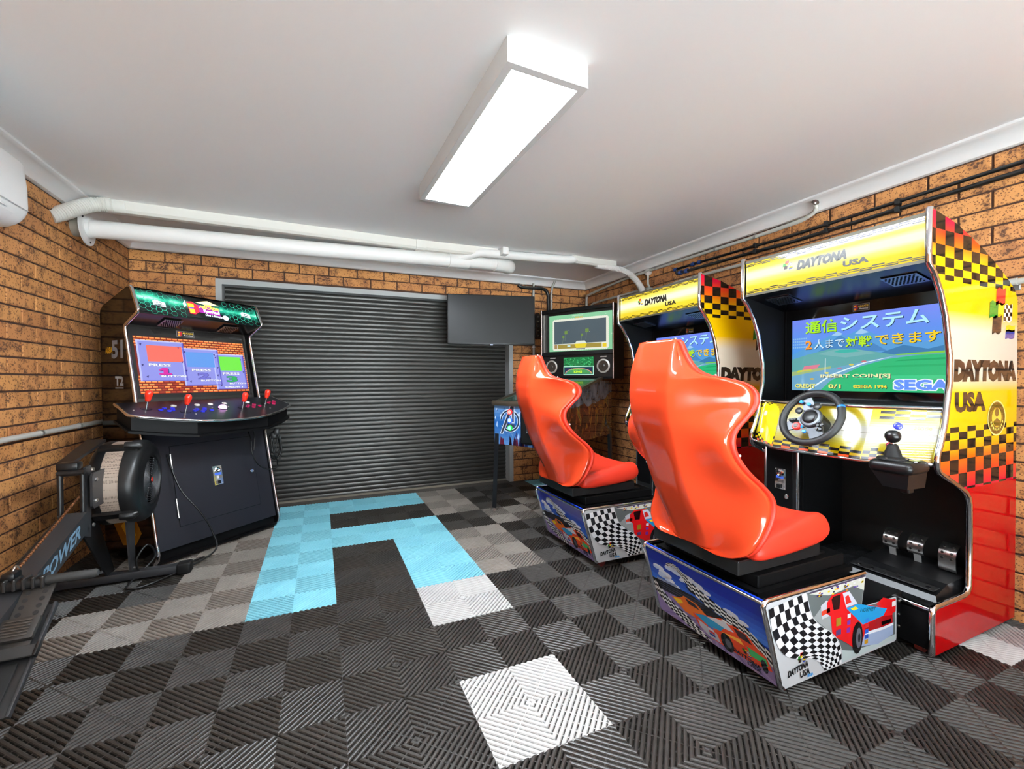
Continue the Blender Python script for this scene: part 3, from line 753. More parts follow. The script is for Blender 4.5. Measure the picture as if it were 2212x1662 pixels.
P.poly([V(.86,.44), V(.80,.43), V(.66,.40), V(.50,.32), V(.30,.14), V(.22,0), V(0,0), V(0,.20), V(.30,.30), V(.55,.39), V(.70,.44)], (104,158,190), 6)
P.poly([V(.70,.432), V(.52,.37), V(.30,.22), V(.12,.0), V(.14,.0), V(.31,.21), V(.53,.36)], (210,230,240), 7)
P.poly([V(.0,.20), V(.30,.30), V(.30,.33), V(.0,.26)], (150,176,120), 7)
P.poly([V(.08,.26), V(.20,.31), V(.22,.36), V(.10,.34)], (206,120,140), 8); P.poly([V(.04,.25), V(.16,.28), V(.15,.30), V(.05,.28)], (190,200,60), 8)
for i in range(7):
    for j in range(4): P.rect(.005*SW+i*.012, (.60+.04*j)*SH, .005*SW+i*.012+.008, (.60+.04*j)*SH+.009, (130,176,220), 3)
for (u, v, c) in ((.16,.16,(200,170,60)), (.27,.24,(220,210,80)), (.36,.30,(170,120,150)), (.44,.345,(200,190,90)), (.52,.38,(190,110,120))): P.disc(u*SW, v*SH, .012, .005, c, 8, 10)
P.poly([V(.255,.24), V(.262,.24), V(.262,.44), V(.258,.44)], (226,232,236), 8)
SHD = (20,40,60)
def stext(t, u0, v0, u1, v1, c, bold=.015, sh=0.0, out=None, ow=.02):
    P.text(t, u0*SW+.0025, v0*SH-.0025, u1*SW+.0025, v1*SH-.0025, SHD, 9, bold, sh)
    P.text(t, u0*SW, v0*SH, u1*SW, v1*SH, c, 11, bold, sh, out=out, ow=ow)
stext('通信', .108, .79, .346, .965, (160,222,40), .02)
stext('システム', .365, .79, .887, .965, (170,224,244), .02)
stext('2', .108, .575, .160, .695, (238,150,50), .03)
stext('人まで', .178, .575, .392, .70, (196,222,240), .01)
stext('対戦', .400, .57, .570, .705, (176,222,40), .02)
stext('できます', .588, .575, .945, .705, (234,196,40), .015)
stext('INSERT COIN[S]', .225, .165, .680, .222, (226,224,170), .03)
stext('CREDIT', .028, .035, .188, .092, (220,220,120), .03)
stext('0/1', .282, .033, .370, .092, (220,220,120), .03)
stext('©SEGA 1994', .452, .040, .660, .088, (226,214,70), .03)
P.text('SEGA', .700*SW, .030*SH, .992*SW, .150*SH, (96,142,236), 11, .05, .0, out=(226,236,250), ow=.06)
scr = P.build('screen', mon, mode='emit', es=.95); tag(scr, 'racing game title screen with Japanese lettering')
# small maker's plate above the screen
def maker_plate(parent, O, U, Vv, org, w=.075, h=.036, xf=None):
    P = Print(O, U, Vv, org, lift=.0012)
    P.rect(0, 0, w, h, (120,116,116), 0); P.rect(w*.03, h*.06, w*.97, h*.94, (26,20,24), 1)
    P.poly([(w*.08, h*.12), (w*.20, h*.10), (w*.30, h*.30), (w*.30, h*.80), (w*.20, h*.92), (w*.08, h*.86)], (176,30,40), 2)
    P.rect(w*.09, h*.62, w*.20, h*.82, (240,170,40), 3); P.rect(w*.09, h*.16, w*.19, h*.42, (240,170,40), 3); P.rect(w*.10, h*.45, w*.19, h*.58, (60,70,160), 3)
    P.text('ARCADE', w*.33, h*.52, w*.94, h*.78, (236,196,50), 3, .02); P.text('Rewind', w*.42, h*.20, w*.92, h*.44, (220,220,226), 3, .02)
    return P.build('maker_plate', parent, rough=.3, xf=xf)
maker_plate(mon, (2.052, .19, 1.470), (0, -1, 0), (0, 0, 1), RO)
# control panel, three facets
CT = [(1.868, IY1, 1.0), (1.765, .3525, 1.0), (1.765, -.0475, 1.0), (1.868, IY0, 1.0)]
CB = [(1.797, IY1, .778), (1.665, .3525, .772), (1.665, -.0475, .772), (1.797, IY0, .778)]
mb = MB(RO)
for i in range(3): mb.add([CT[i], CT[i+1], CB[i+1], CB[i]], [(0,1,2,3)], 0)
mb.add(CT+[(2.06, IY0, 1.0), (2.06, IY1, 1.0)], [list(range(6))], 1); mb.add(CB+[(2.06, IY0, .775), (2.06, IY1, .775)], [list(range(6))], 1)
cpn = mb.build('control_panel', [mat('panel_yellow', (240,214,20), 0.1, coat=.5), BLACK], RM, recalc=False)
MB(RO).tube(CT, .0085, 8).build('chrome_trim', CHROME, cpn, smooth=50)
MB(RO).tube(CB, .0085, 8).build('chrome_trim', CHROME, cpn, smooth=50)
lens = [(Vector(CB[i+1])-Vector(CB[i])).length for i in range(3)]; cum = [0, lens[0], lens[0]+lens[1], sum(lens)]
def cfn(u, v, l):
    i = 0 if u < cum[1] else 1 if u < cum[2] else 2
    if u >= cum[3]: i = 2
    t = (u-cum[i])/lens[i]
    B = Vector(CB[i]).lerp(Vector(CB[i+1]), t); Tt = Vector(CT[i]).lerp(Vector(CT[i+1]), t)
    d1 = (Vector(CB[i+1])-Vector(CB[i])).normalized(); n = d1.cross(Tt-B).normalized()
    return B.lerp(Tt, v)+n*l
P = Print((0,0,0), (0,-1,0), (0,0,1), RO, fn=cfn)
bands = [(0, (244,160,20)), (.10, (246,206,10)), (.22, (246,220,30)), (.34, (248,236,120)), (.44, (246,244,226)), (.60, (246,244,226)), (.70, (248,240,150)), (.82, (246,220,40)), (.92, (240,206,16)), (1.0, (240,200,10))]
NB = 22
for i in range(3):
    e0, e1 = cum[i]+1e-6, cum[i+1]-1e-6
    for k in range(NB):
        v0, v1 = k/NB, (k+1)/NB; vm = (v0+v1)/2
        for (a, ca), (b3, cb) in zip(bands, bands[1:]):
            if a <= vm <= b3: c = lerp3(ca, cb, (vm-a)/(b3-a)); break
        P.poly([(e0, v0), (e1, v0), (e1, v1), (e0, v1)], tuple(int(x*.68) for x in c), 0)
def chk(u0, u1, v0, v1, nu, nv, l=1, hot=False):
    for i in range(nu):
        for j in range(nv):
            a, b3 = u0+(u1-u0)*i/nu, u0+(u1-u0)*(i+1)/nu; c0, c1 = v0+(v1-v0)*j/nv, v0+(v1-v0)*(j+1)/nv
            for q in (cum[1], cum[2]):
                if a < q < b3: b3 = q-1e-6
            if (i+j) % 2 == 0: P.poly([(a, c0), (b3, c0), (b3, c1), (a, c1)], (24,20,14), l)
            elif hot and j == 0: P.poly([(a, c0), (b3, c0), (b3, c1), (a, c1)], (240,80,40), l)
chk(.004, cum[1]-.002, .02, .24, 8, 4, 1, True); chk(cum[1]+.002, cum[2]-.002, .02, .22, 9, 4, 1, True); chk(cum[2]+.002, cum[2]+.075, .02, .24, 3, 4, 1, True)
chk(.004, .12, .84, .99, 5, 3); chk(cum[2]+.03, cum[3]-.004, .78, .99, 4, 4)
for i in range(3): P.rect(cum[i]+1e-6, .508, cum[i+1]-1e-6, .514, (90,84,60), 1)
P.text('Mode', cum[3]-.085, .60, cum[3]-.028, .68, (150,206,60), 2, .02); P.text('Quit', cum[3]-.078, .15, cum[3]-.035, .23, (150,206,60), 2, .02)
P.build('panel_art', cpn, rough=.2, coat=.2)
def button(parent, u, v, c, name='push_button', r=.0155, ring=None, em=0):
    n = (Vector(cfn(u, v, 1))-Vector(cfn(u, v, 0))).normalized(); o = Vector(cfn(u, v, .0004))
    m1 = mat('button_%d_%d_%d' % c, c, 0.2, coat=.6)
    bt = MB(RO).lathe([(r, 0), (r, .004), (r*.86, .006), (r*.80, .005)], o, n, 20).build(name, ring or m1, parent, smooth=40)
    MB(RO).lathe([(r*.74, .002), (r*.74, .008), (r*.6, .0095), (0, .010)], o, n, 20).build('plunger', m1, bt, smooth=40)
button(cpn, cum[3]-.140, .66, (40,50,170)); button(cpn, cum[3]-.150, .30, (150,16,50))
button(cpn, .075, .70, (236,232,210)); button(cpn, .078, .28, (236,232,210))
# steering wheel
WC = Vector((1.635, .140, .945)); WN = Vector((-math.cos(.50), 0, math.sin(.50))); WR = Vector((0, -1, 0)); WU = WN.cross(WR)*-1
WU = Vector((math.sin(.50), 0, math.cos(.50)))
def WP(a, r, h=0.0): return WC+WR*(r*math.cos(a))+WU*(r*math.sin(a))+WN*h
sw = MB(RO).tube([WP(2*PI*i/48, .128) for i in range(48)], .0165, 12, closed=True).build('steering_wheel', mat('wheel_leather', (26,26,27), 0.5, bump=.25, bscale=700), RM, smooth=60)
tag(sw, 'black leather steering wheel with silver spokes')
MB(RO).tube([WP(math.radians(28)+i*.012, .128) for i in range(-3, 4)], .0172, 12).build('blue_marker', mat('wheel_blue', (30,110,190), 0.4), sw, smooth=60)
MB(RO).lathe([(.040, -.09), (.044, -.03), (.038, -.012)], WC, WN, 24).build('column', BLACKP, sw, smooth=40)
m_silver = mat('wheel_silver', (92,94,98), 0.42, .8)
for a0, w0, w1 in ((118, .030, .034), (208, .030, .036), (-62, .036, .044)):
    a = math.radians(a0); d = WR*math.cos(a)+WU*math.sin(a); n2 = WN.cross(d)
    mb = MB(RO)
    quad_slab([WC+d*.030-n2*w0-WN*.010, WC+d*.030+n2*w0-WN*.010, WC+d*.118+n2*w1*.62-WN*.004, WC+d*.118-n2*w1*.62-WN*.004], .010, mb)
    mb.build('spoke', m_silver, sw)
MB(RO).lathe([(.046, -.012), (.048, .0), (.044, .006), (.036, .008)], WC, WN, 28).build('hub_ring', m_silver, sw, smooth=40)
MB(RO).lathe([(.035, .004), (.033, .012), (.024, .016), (0, .017)], WC, WN, 28).build('hub_cap', BLACKP, sw, smooth=60)
def wdisc(a, r, rad, c, h=.006, nm='wheel_button', t=.006):
    MB(RO).lathe([(rad, h-.004), (rad, h+t*.7), (rad*.8, h+t), (0, h+t)], WP(math.radians(a), r, 0), WN, 16).build(nm, mat('wb_%d_%d_%d' % c, c, 0.35), sw, smooth=40)
wdisc(155, .066, .016, (26,26,27)); wdisc(75, .058, .017, (26,26,27)); wdisc(232, .070, .019, (196,40,34), .008, 'red_dial', .012); wdisc(232, .070, .010, (70,66,66), .016)
for a, r in ((130, .098), (112, .070), (-118, .060), (-94, .076)): wdisc(a, r, .008, (40,140,220))
for a, r in ((196, .090), (196, .078), (196, .066), (-40, .062), (-28, .074), (-52, .074), (-42, .086)): wdisc(a, r, .0065, (18,18,19))
# gear shifter
GO = Vector((1.66, -.185, .775))
sh = MB(RO).rbox(1.592, 1.745, -.258, -.108, .748, .800, .024, 4).build('gear_shifter', BLACKP, RM, smooth=40); tag(sh, 'black gear shifter clamped to the panel edge')
mb = MB(RO)
mb.loft([[(1.605, -.245, .755), (1.74, -.245, .755), (1.74, -.118, .755), (1.605, -.118, .755)], [(1.625, -.232, .69), (1.74, -.238, .69), (1.74, -.126, .69), (1.625, -.150, .69)]])
mb.build('shifter_body', BLACKP, sh)
MB(RO).rbox(1.66, 1.70, -.222, -.190, .668, .695, .006).build('clamp_screw', BLACKP, sh)
MB(RO).lathe([(.052, .800), (.050, .806), (.030, .812), (.026, .83), (.021, .842), (.018, .856), (.012, .862)], (1.655, -.170, 0), (0, 0, 1), 18).build('boot', RUBBER, sh, smooth=60)
MB(RO).lathe([(.007, .855), (.007, .872)], (1.655, -.170, 0), (0, 0, 1), 12).build('lever', STEEL, sh, smooth=60)
MB(RO).lathe([(.008, .866), (.020, .872), (.0265, .886), (.027, .898), (.022, .910), (.012, .916), (0, .917)], (1.655, -.170, 0), (0, 0, 1), 24).build('knob', mat('knob_black', (14,14,15), 0.3), sh, smooth=80)
MB(RO).lathe([(.022, .798), (.022, .803), (0, .804)], (1.668, -.230, 0), (0, 0, 1), 16).build('pad', BLACKG, sh, smooth=40)
for dx, dy in ((-.045, 0), (.045, 0), (0, -.045), (0, .045)): MB(RO).lathe([(.004, .80), (.004, .809), (0, .81)], (1.655+dx, -.170+dy, 0), (0, 0, 1), 8).build('screw', STEEL, sh)
# coin door and footwell
cdo = MB(RO).box(1.882, 1.905, .362, IY1, .205, .775).build('coin_door', m_blk_soft, RM)
MB(RO).rbox(1.879, 1.883, .385, .535, .30, .735, .0015, 1).build('door_leaf', BLACK, cdo)
for y in (.3625, IY1-.006): MB(RO).tube([(1.884, y, .205), (1.884, y, .775)], .0075, 8).build('chrome_trim', CHROME, cdo, smooth=50)
def coin_mech(parent, O, U, Vv, N, org, w=.062, h=.115, xf=None):
    O, U, Vv, N = Vector(O), Vector(U), Vector(Vv), Vector(N)
    def BX(u0, u1, v0, v1, n0, n1):
        mb = MB(org); q = [O+U*u0+Vv*v0+N*n0, O+U*u1+Vv*v0+N*n0, O+U*u1+Vv*v1+N*n0, O+U*u0+Vv*v1+N*n0]
        q += [p+N*(n1-n0) for p in q]; mb.add(q, [(0,3,2,1),(4,5,6,7),(0,1,5,4),(1,2,6,5),(2,3,7,6),(3,0,4,7)]); return mb
    cm = BX(0, w, 0, h, 0, .004).build('coin_mechanism', CHROME, parent, xf=xf)
    MB(org).lathe([(w*.30, .004), (w*.30, .010), (w*.22, .012), (w*.1, .007), (0, .007)], O+U*w*.5+Vv*h*.78, N, 18).build('reject_button', CHROME, cm, smooth=50, xf=xf)
    BX(w*.14, w*.82, h*.52, h*.64, .004, .0052).build('label', mat('coin_label', (60,96,196), 0.4), cm, xf=xf)
    BX(w*.45, w*.85, h*.34, h*.48, .004, .016).build('coin_slot', STEEL, cm, xf=xf)
    BX(w*.28, w*.60, h*.05, h*.22, .004, .014).build('return_cup', BLACKP, cm, xf=xf)
    for u, v in ((.1, .05), (.9, .05), (.1, .95), (.9, .95)): MB(org).lathe([(.003, .004), (.003, .006)], O+U*w*u+Vv*h*v, N, 8).build('screw', STEEL, cm, xf=xf)
    return cm
coin_mech(cdo, (1.879, .485, .512), (0, -1, 0), (0, 0, 1), (-1, 0, 0), RO)
MB(RO).lathe([(.0135, 0), (.0135, .004), (.010, .006), (.010, .004), (0, .004)], (1.879, .418, .476), (-1, 0, 0), 18).build('lock', CHROME, cdo, smooth=40)
MB(RO).box(1.905, 2.26, .345, .362, .2, .775).build('footwell_side', BLACK, RM)
MB(RO).box(2.25, 2.27, IY0, .362, .18, .80).build('footwell_back', mat('footwell_black', (12,12,12), 0.55), RM)
ft = MB(RO).box(1.768, 2.26, IY0, IY1, .178, .199).build('footwell_floor', mat('tread_black', (18,18,19), 0.35, .3), RM)
tread = MB(RO)
for i in range(9):
    for j in range(13):
        cx = 1.80+i*.052; cy = IY0+.03+j*.06
        for k in range(4):
            d = (k-1.5)*.008
            if (i+j) % 2: tread.box(cx-.018, cx+.018, cy+d-.002, cy+d+.002, .199, .2008)
            else: tread.box(cx+d-.002, cx+d+.002, cy-.020, cy+.020, .199, .2008)
tread.build('tread_pattern', mat('tread_raise', (32,32,34), 0.3, .5), ft)
MB(RO).box(1.768, 1.785, IY0, IY1, .03, .18).build('kick_panel', BLACK, RM)
MB(RO).tube([(1.766, IY0, .197), (1.766, IY1, .197)], .010, 8).build('chrome_trim', CHROME, RM, smooth=50)
for y in (-.205, .50):
    ca = MB(RO).tube([(1.80, y-.013, .026), (1.80, y+.013, .026)], .026, 18).build('castor', mat('castor_red', (110,34,28), 0.5), RM, smooth=40)
    MB(RO).box(1.786, 1.814, y-.018, y-.014, .02, .055).build('fork', STEEL, ca); MB(RO).box(1.786, 1.814, y+.014, y+.018, .02, .055).build('fork', STEEL, ca)
# pedals
pu = MB(RO)
pu.loft([[(1.845, -.235, .1995), (1.845, .115, .1995), (1.862, .105, .222), (1.862, -.225, .222)], [(1.965, -.238, .1995), (1.965, .118, .1995), (1.965, .100, .250), (1.965, -.222, .250)], [(2.20, -.238, .1995), (2.20, .118, .1995), (2.20, .104, .262), (2.20, -.226, .262)]])
pu = pu.build('pedal_unit', BLACKP, RM); tag(pu, 'black pedal base with three steel pedals')
MB(RO).rbox(1.868, 1.958, -.215, .095, .2335, .2385, .002, 1, M=None).build('heel_mat', RUBBER, pu, xf=None)
for i in range(6):
    for j in range(2): MB(RO).lathe([(.010, .2385), (.009, .2398), (0, .2398)], (1.89+.045*j, -.19+.052*i+.02*j, 0), (0, 0, 1), 12).build('grip_dot', BLACKG, pu)
def pedal(y, h, nm):
    mb = MB(RO); w = .030
    P_ = [(2.135, .262), (2.085, .30)]
    arm = MB(RO); quad_slab([(2.115, y-.014, .255), (2.115, y+.014, .255), (2.100, y+.014, .315), (2.100, y-.014, .315)], .006, arm)
    rings = []
    pts = [(2.094, .300-h*.5), (2.086, .312-h*.4), (2.083, .332), (2.090, .352), (2.106, .370), (2.128, .382)]
    for (x, z) in pts: rings.append([(x, y-w, z), (x, y+w, z)])
    v = [q for r in rings for q in r]; v2 = [(x+.005, yy, z-.003) for x, yy, z in v]; n = len(rings)
    mb.add(v, [(2*i, 2*i+1, 2*i+3, 2*i+2) for i in range(n-1)]); mb.add(v2, [(2*i, 2*i+2, 2*i+3, 2*i+1) for i in range(n-1)])
    mb.add([v[0], v[1], v2[1], v2[0]], [(0,1,2,3)]); mb.add([v[-2], v[-1], v2[-1], v2[-2]], [(0,1,2,3)])
    mb.add([v[2*i] for i in range(n)]+[v2[2*i] for i in range(n)][::-1], [list(range(2*n))]); mb.add([v[2*i+1] for i in range(n)]+[v2[2*i+1] for i in range(n)][::-1], [list(range(2*n))])
    p = mb.build('pedal', STEEL, pu, smooth=50)
    arm.build('pedal_arm', STEEL, p)
    st = MB(RO)
    for (x, z, nx, nz) in ((2.083, .322, -1, 0), (2.086, .345, -.95, .3), (2.104, .369, -.7, .7)):
        for dy in (-.016, .016): st.lathe([(.0055, -.001), (.0055, .0016), (.003, .0022), (0, .0022)], (x-.0005, y+dy, z+.0005), (nx, 0, nz), 10)
    st.build('grip_stud', mat('stud_dark', (60,58,56), 0.4, .8), p)
pedal(.040, .0, 'p'); pedal(-.058, .0, 'p'); pedal(-.172, .07, 'p')
# ---- seat base with printed panels
BY0, BY1 = -.165, .44
def rnd(pts, r, n=3):
    out = []; N = len(pts)
    for i in range(N):
        p0, p, p1 = Vector(pts[i-1]), Vector(pts[i]), Vector(pts[(i+1) % N])
        a = p+(p0-p).normalized()*r; b2 = p+(p1-p).normalized()*r
        for k in range(n+1):
            t = k/n; out.append(tuple((1-t)**2*a+2*t*(1-t)*p+t*t*b2))
    return out
sp_out = rnd([(.902, .368), (.996, .045), (1.702, .044), (1.70, .228), (1.456, .238), (1.484, .362)], .014)
base = MB(RO).prism([(.93, .352), (1.01, .052), (1.69, .052), (1.69, .21), (1.46, .21), (1.46, .352)], lambda p, t: (p[0], t, p[1]), BY0+.012, BY1-.012).build('seat_base', BLACK, RM)
tag(base, 'printed box base carrying the racing seat')
m_white_print = mat('print_white', (186,188,190), 0.12, coat=.4)
sps = []
for y0, y1, yo in ((BY0, BY0+.014, BY0), (BY1-.014, BY1, BY1)):
    mb = MB(RO); mb.prism(sp_out, lambda p, t: (p[0], t, p[1]), y0, y1, 0, cap0=False, cap1=False)
    for y in (y0, y1): mb.add([(p[0], y, p[1]) for p in sp_out], [list(range(len(sp_out)))], 1 if y == yo else 0)
    sps.append(mb.build('base_side', [BLACK, m_white_print], base))
    ym = (y0+y1)/2
    tr = [(1.484, ym, .3625), (1.30, ym, .365), (.925, ym, .369), (.908, ym, .364), (.903, ym, .350), (.94, ym, .230), (.990, ym, .058), (1.003, ym, .046)]
    MB(RO).tube(tr, .009, 10).build('chrome_trim', CHROME, sps[-1], smooth=50)
P = Print((0, BY0, 0), (1, 0, 0), (0, 0, 1), RO, eps=.00035)
K, WH = (20,20,24), (232,234,236)
# road and crowd behind the red car
def curve(pts, t):
    n = len(pts)-1; x = min(max(t, 0), .9999)*n; i = int(x); f = x-i
    p0, p1, p2, p3 = pts[max(i-1, 0)], pts[i], pts[i+1], pts[min(i+2, n)]
    return tuple(.5*((2*b_)+(c_-a_)*f+(2*a_-5*b_+4*c_-d_)*f*f+(3*b_-a_-3*c_+d_)*f**3) for a_, b_, c_, d_ in zip(p0, p1, p2, p3))
FLc = [(.918, .345), (.945, .245), (1.00, .168), (1.075, .135), (1.15, .118), (1.20, .085), (1.225, .052)]
FRc = [(1.115, .362), (1.145, .275), (1.20, .222), (1.255, .188), (1.30, .145), (1.322, .10), (1.325, .052)]
FR_pts = [curve(FRc, i/16) for i in range(17)]
P.poly([p for p in FR_pts]+[(1.690, .052), (1.690, .224), (1.452, .234), (1.478, .356), (1.13, .358)], (92,98,98), 1)
P.poly([(1.135, .352), (1.475, .352), (1.470, .30), (1.40, .33), (1.25, .325)], (206,208,196), 2)
P.poly([(1.325, .052), (1.69, .052), (1.69, .075), (1.55, .07), (1.40, .08), (1.33, .10)], (176,190,190), 2)
P.poly([(1.16, .26), (1.22, .30), (1.34, .27), (1.34, .14), (1.28, .17), (1.22, .215)], (146,150,150), 2)
for i in range(34):
    x = 1.17+random.random()*.30; z = .318+random.random()*.034
    P.rect(x, z, x+.012, z+.006, random.choice([(226,190,40), (80,60,140), (220,220,224), (60,60,70), (200,120,40)]), 4)
P.rect(1.14, .353, 1.478, .3595, (70,60,80), 5)
# red car
RC, BC = (206,22,26), (30,140,196)
P.poly([(1.235,.30),(1.26,.318),(1.30,.322),(1.33,.30),(1.345,.245),(1.30,.22),(1.235,.26)], RC, 5)
P.poly([(1.20,.296),(1.235,.31),(1.28,.285),(1.28,.25),(1.21,.245)], (190,192,200), 4); P.poly([(1.205,.275),(1.26,.28),(1.26,.262),(1.206,.258)], (200,60,40), 5)
P.poly([(1.25,.30),(1.262,.322),(1.35,.322),(1.378,.29),(1.41,.246),(1.50,.236),(1.62,.200),(1.665,.165),(1.668,.115),(1.60,.095),(1.48,.11),(1.41,.085),(1.36,.12),(1.27,.17)], RC, 6)
P.poly([(1.262,.308),(1.272,.316),(1.318,.316),(1.31,.262),(1.275,.265)], (40,12,14), 7)
P.poly([(1.330,.318),(1.372,.316),(1.425,.258),(1.352,.258)], (208,212,226), 7); P.poly([(1.345,.30),(1.365,.305),(1.385,.272),(1.350,.27)], (200,40,36), 8)
P.poly([(1.352,.256),(1.43,.256),(1.505,.232),(1.625,.195),(1.60,.172),(1.46,.168)], BC, 7)
P.poly([(1.38,.248),(1.41,.250),(1.43,.238),(1.40,.236)], (226,200,30), 8)
P.text('HORNET', 1.44, .212, 1.55, .228, (20,90,110), 8, .03, .3, rot=-.16)
P.poly([(1.47,.165),(1.60,.170),(1.665,.160),(1.668,.130),(1.60,.126),(1.48,.134)], (150,14,20), 7); P.poly([(1.585,.150),(1.655,.148),(1.655,.134),(1.59,.134)], (20,10,10), 8)
P.poly([(1.475,.134),(1.60,.127),(1.672,.128),(1.672,.080),(1.56,.066),(1.45,.086)], (150,166,196), 7); P.poly([(1.475,.134),(1.60,.127),(1.672,.128),(1.672,.118),(1.60,.116),(1.475,.122)], (226,230,236), 8)
P.disc(1.425, .125, .034, .062, (18,18,20), 9, 22); P.disc(1.432, .123, .018, .040, (90,90,100), 10, 18); P.disc(1.434, .123, .008, .018, (40,40,46), 11, 12)
for (x, z, w, h, c) in ((1.475,.170,.022,.016,(40,120,200)), (1.475,.150,.022,.016,(200,40,40)), (1.472,.128,.024,.016,(40,90,190)), (1.472,.108,.024,.016,(30,70,160)), (1.470,.088,.024,.016,(190,140,30)), (1.36,.215,.02,.016,(230,230,240)), (1.358,.19,.02,.016,(110,50,150)), (1.355,.16,.022,.018,(120,40,140)), (1.29,.20,.03,.03,(150,120,30)), (1.29,.165,.03,.02,(90,60,110))): P.rect(x, z, x+w, z+h, c, 9)
P.poly([(1.55,.228),(1.60,.245)[:2],(1.66,.224),(1.69,.222),(1.69,.17),(1.665,.165)], (196,24,26), 5); P.rect(1.66, .195, 1.688, .215, (230,220,220), 9)
# waving chequered flag
def flg(s_, t_):
    a = curve(FLc, t_); c = curve(FRc, t_); w = s_; bul = .012*math.sin(s_*PI)*math.sin(t_*PI*2)
    return (a[0]+(c[0]-a[0])*w, a[1]+(c[1]-a[1])*w+bul)
edge = [curve(FLc, i/16) for i in range(17)]
P.poly(edge+FR_pts[::-1], WH, 6); P.flag(flg, 8, 15, K, 7)
for i in range(16): P.poly([FR_pts[i], FR_pts[i+1], (FR_pts[i+1][0]+.004, FR_pts[i+1][1]), (FR_pts[i][0]+.004, FR_pts[i][1])], (200,200,204), 8)
P.text('DAYTONA', 1.018, .088, 1.128, .112, K, 7, .045, .2, rot=.12); P.text('USA', 1.085, .064, 1.138, .088, K, 7, .03, .1, rot=.06); P.text('SEGA', 1.125, .055, 1.158, .066, (40,140,210), 7, .05)
emblem_flags(P, 1.072, .116, .034, 7)
P.build('side_print', sps[0], rough=.12, coat=.4)
# front board
def FB(y, v): return (.995-.095*v+.003, y, .045+.323*v)
fr = MB(RO); quad_slab([FB(BY1-.014, 0), FB(BY0+.014, 0), FB(BY0+.014, 1), FB(BY1-.014, 1)], -.012, fr)
fr = fr.build('base_front', mat('print_blue', (26,60,176), 0.12, coat=.4), base)
MB(RO).tube([FB(BY1-.01, .985), FB(BY0+.01, .985)], .007, 8).build('chrome_trim', CHROME, fr, smooth=50)
FW = BY1-BY0-.028; FH = .3367
P = Print(FB(BY1-.014, 0), (0, -1, 0), Vector((-.095, 0, .323))/FH, RO, eps=.00035)
def q(u, v): return (u*FW, v*FH)
for i in range(8): P.poly([q(0, .45+.55*i/8), q(1, .45+.55*i/8), q(1, .45+.55*(i+1)/8), q(0, .45+.55*(i+1)/8)], lerp3((60,120,220), (14,36,150), min(1, i/5)), 0)
for (cx, cy, s_) in ((.10,.72,.06), (.16,.66,.07), (.20,.60,.05), (.24,.80,.06), (.32,.80,.08), (.40,.78,.08), (.48,.76,.06), (.30,.86,.04), (.14,.62,.06), (.55,.72,.05), (.74,.62,.06), (.82,.58,.05), (.36,.72,.04), (.26,.56,.035)):
    P.disc(cx*FW, cy*FH, s_*FW, s_*FH*.62, (226,234,248), 1, 16)
    P.disc((cx-.03)*FW, (cy-.02)*FH, s_*FW*.6, s_*FH*.4, (190,210,240), 2, 12)
P.poly([q(0,.50), q(.30,.55), q(.42,.56), q(.62,.50), q(1,.42), q(1,.30), q(0,.30)], (30,30,38), 3)
P.poly([q(.05,.54), q(.26,.58), q(.27,.55), q(.05,.51)], (130,140,170), 4); P.poly([q(.36,.66), q(.66,.58), q(.66,.54), q(.40,.60)], (26,26,34), 4)
for i in range(5): P.poly([q(.08,.50-.035*i), q(.5,.53-.035*i), q(.5,.52-.035*i), q(.08,.49-.035*i)], (70,70,90), 4)
P.poly([q(0,.36), q(.3,.40), q(.6,.34), q(1,.36), q(1,0), q(0,0)], (146,128,180), 4)
for i in range(14): P.poly([q(.55,.34), q(.02+i*.075,0), q(.045+i*.075,0)], (166,150,198) if i % 2 else (122,104,160), 5)
C1 = [(.20,.86), (.30,.90), (.42,.78), (.54,.70), (.70,.62), (.84,.56), (.99,.40)]; C2 = [(.21,.82), (.30,.84), (.40,.66), (.52,.54), (.68,.50), (.84,.42), (.99,.22)]
P.flag(lambda s_, t_: (lambda a, c: ((a[0]+(c[0]-a[0])*s_)*FW, (a[1]+(c[1]-a[1])*s_)*FH))(curve(C1, t_), curve(C2, t_)), 5, 22, K, 7, WH)
C3 = [(.0,.50), (.08,.38), (.18,.26), (.30,.20), (.42,.10), (.52,.02)]; C4 = [(.0,.30), (.06,.20), (.14,.12), (.22,.08), (.30,.03), (.38,.0)]
P.flag(lambda s_, t_: (lambda a, c: ((a[0]+(c[0]-a[0])*s_)*FW, (a[1]+(c[1]-a[1])*s_)*FH))(curve(C3, t_), curve(C4, t_)), 5, 16, K, 6, WH)
def qq(pts, c, l): P.poly([q(*p) for p in pts], c, l)
qq([(.18,.36),(.28,.42),(.32,.48),(.44,.47),(.50,.40),(.56,.36),(.50,.24),(.30,.24)], (230,110,30), 8); qq([(.20,.36),(.28,.40),(.30,.36),(.24,.30)], (236,196,30), 9); qq([(.33,.46),(.42,.455),(.46,.40),(.36,.40)], (40,30,40), 9)
qq([(.38,.30),(.50,.38),(.58,.42),(.66,.48),(.84,.46),(.90,.36),(.96,.30),(.98,.16),(.80,.10),(.52,.08),(.42,.16)], (226,70,30), 9)
qq([(.40,.31),(.50,.375),(.66,.36),(.62,.28),(.50,.25)], (40,150,200), 10); qq([(.52,.375),(.60,.43),(.68,.46),(.74,.38),(.66,.355)], (220,226,236), 10); qq([(.74,.45),(.83,.45),(.87,.36),(.77,.36)], (60,20,20), 10); qq([(.66,.48),(.74,.475),(.72,.455),(.65,.455)], (240,240,240), 10)
qq([(.42,.25),(.58,.20),(.60,.10),(.50,.09),(.43,.16)], (190,196,210), 10); qq([(.82,.30),(.95,.28),(.96,.20),(.84,.20)], (60,170,90), 10); qq([(.62,.28),(.78,.34),(.80,.28)], (250,180,60), 10)
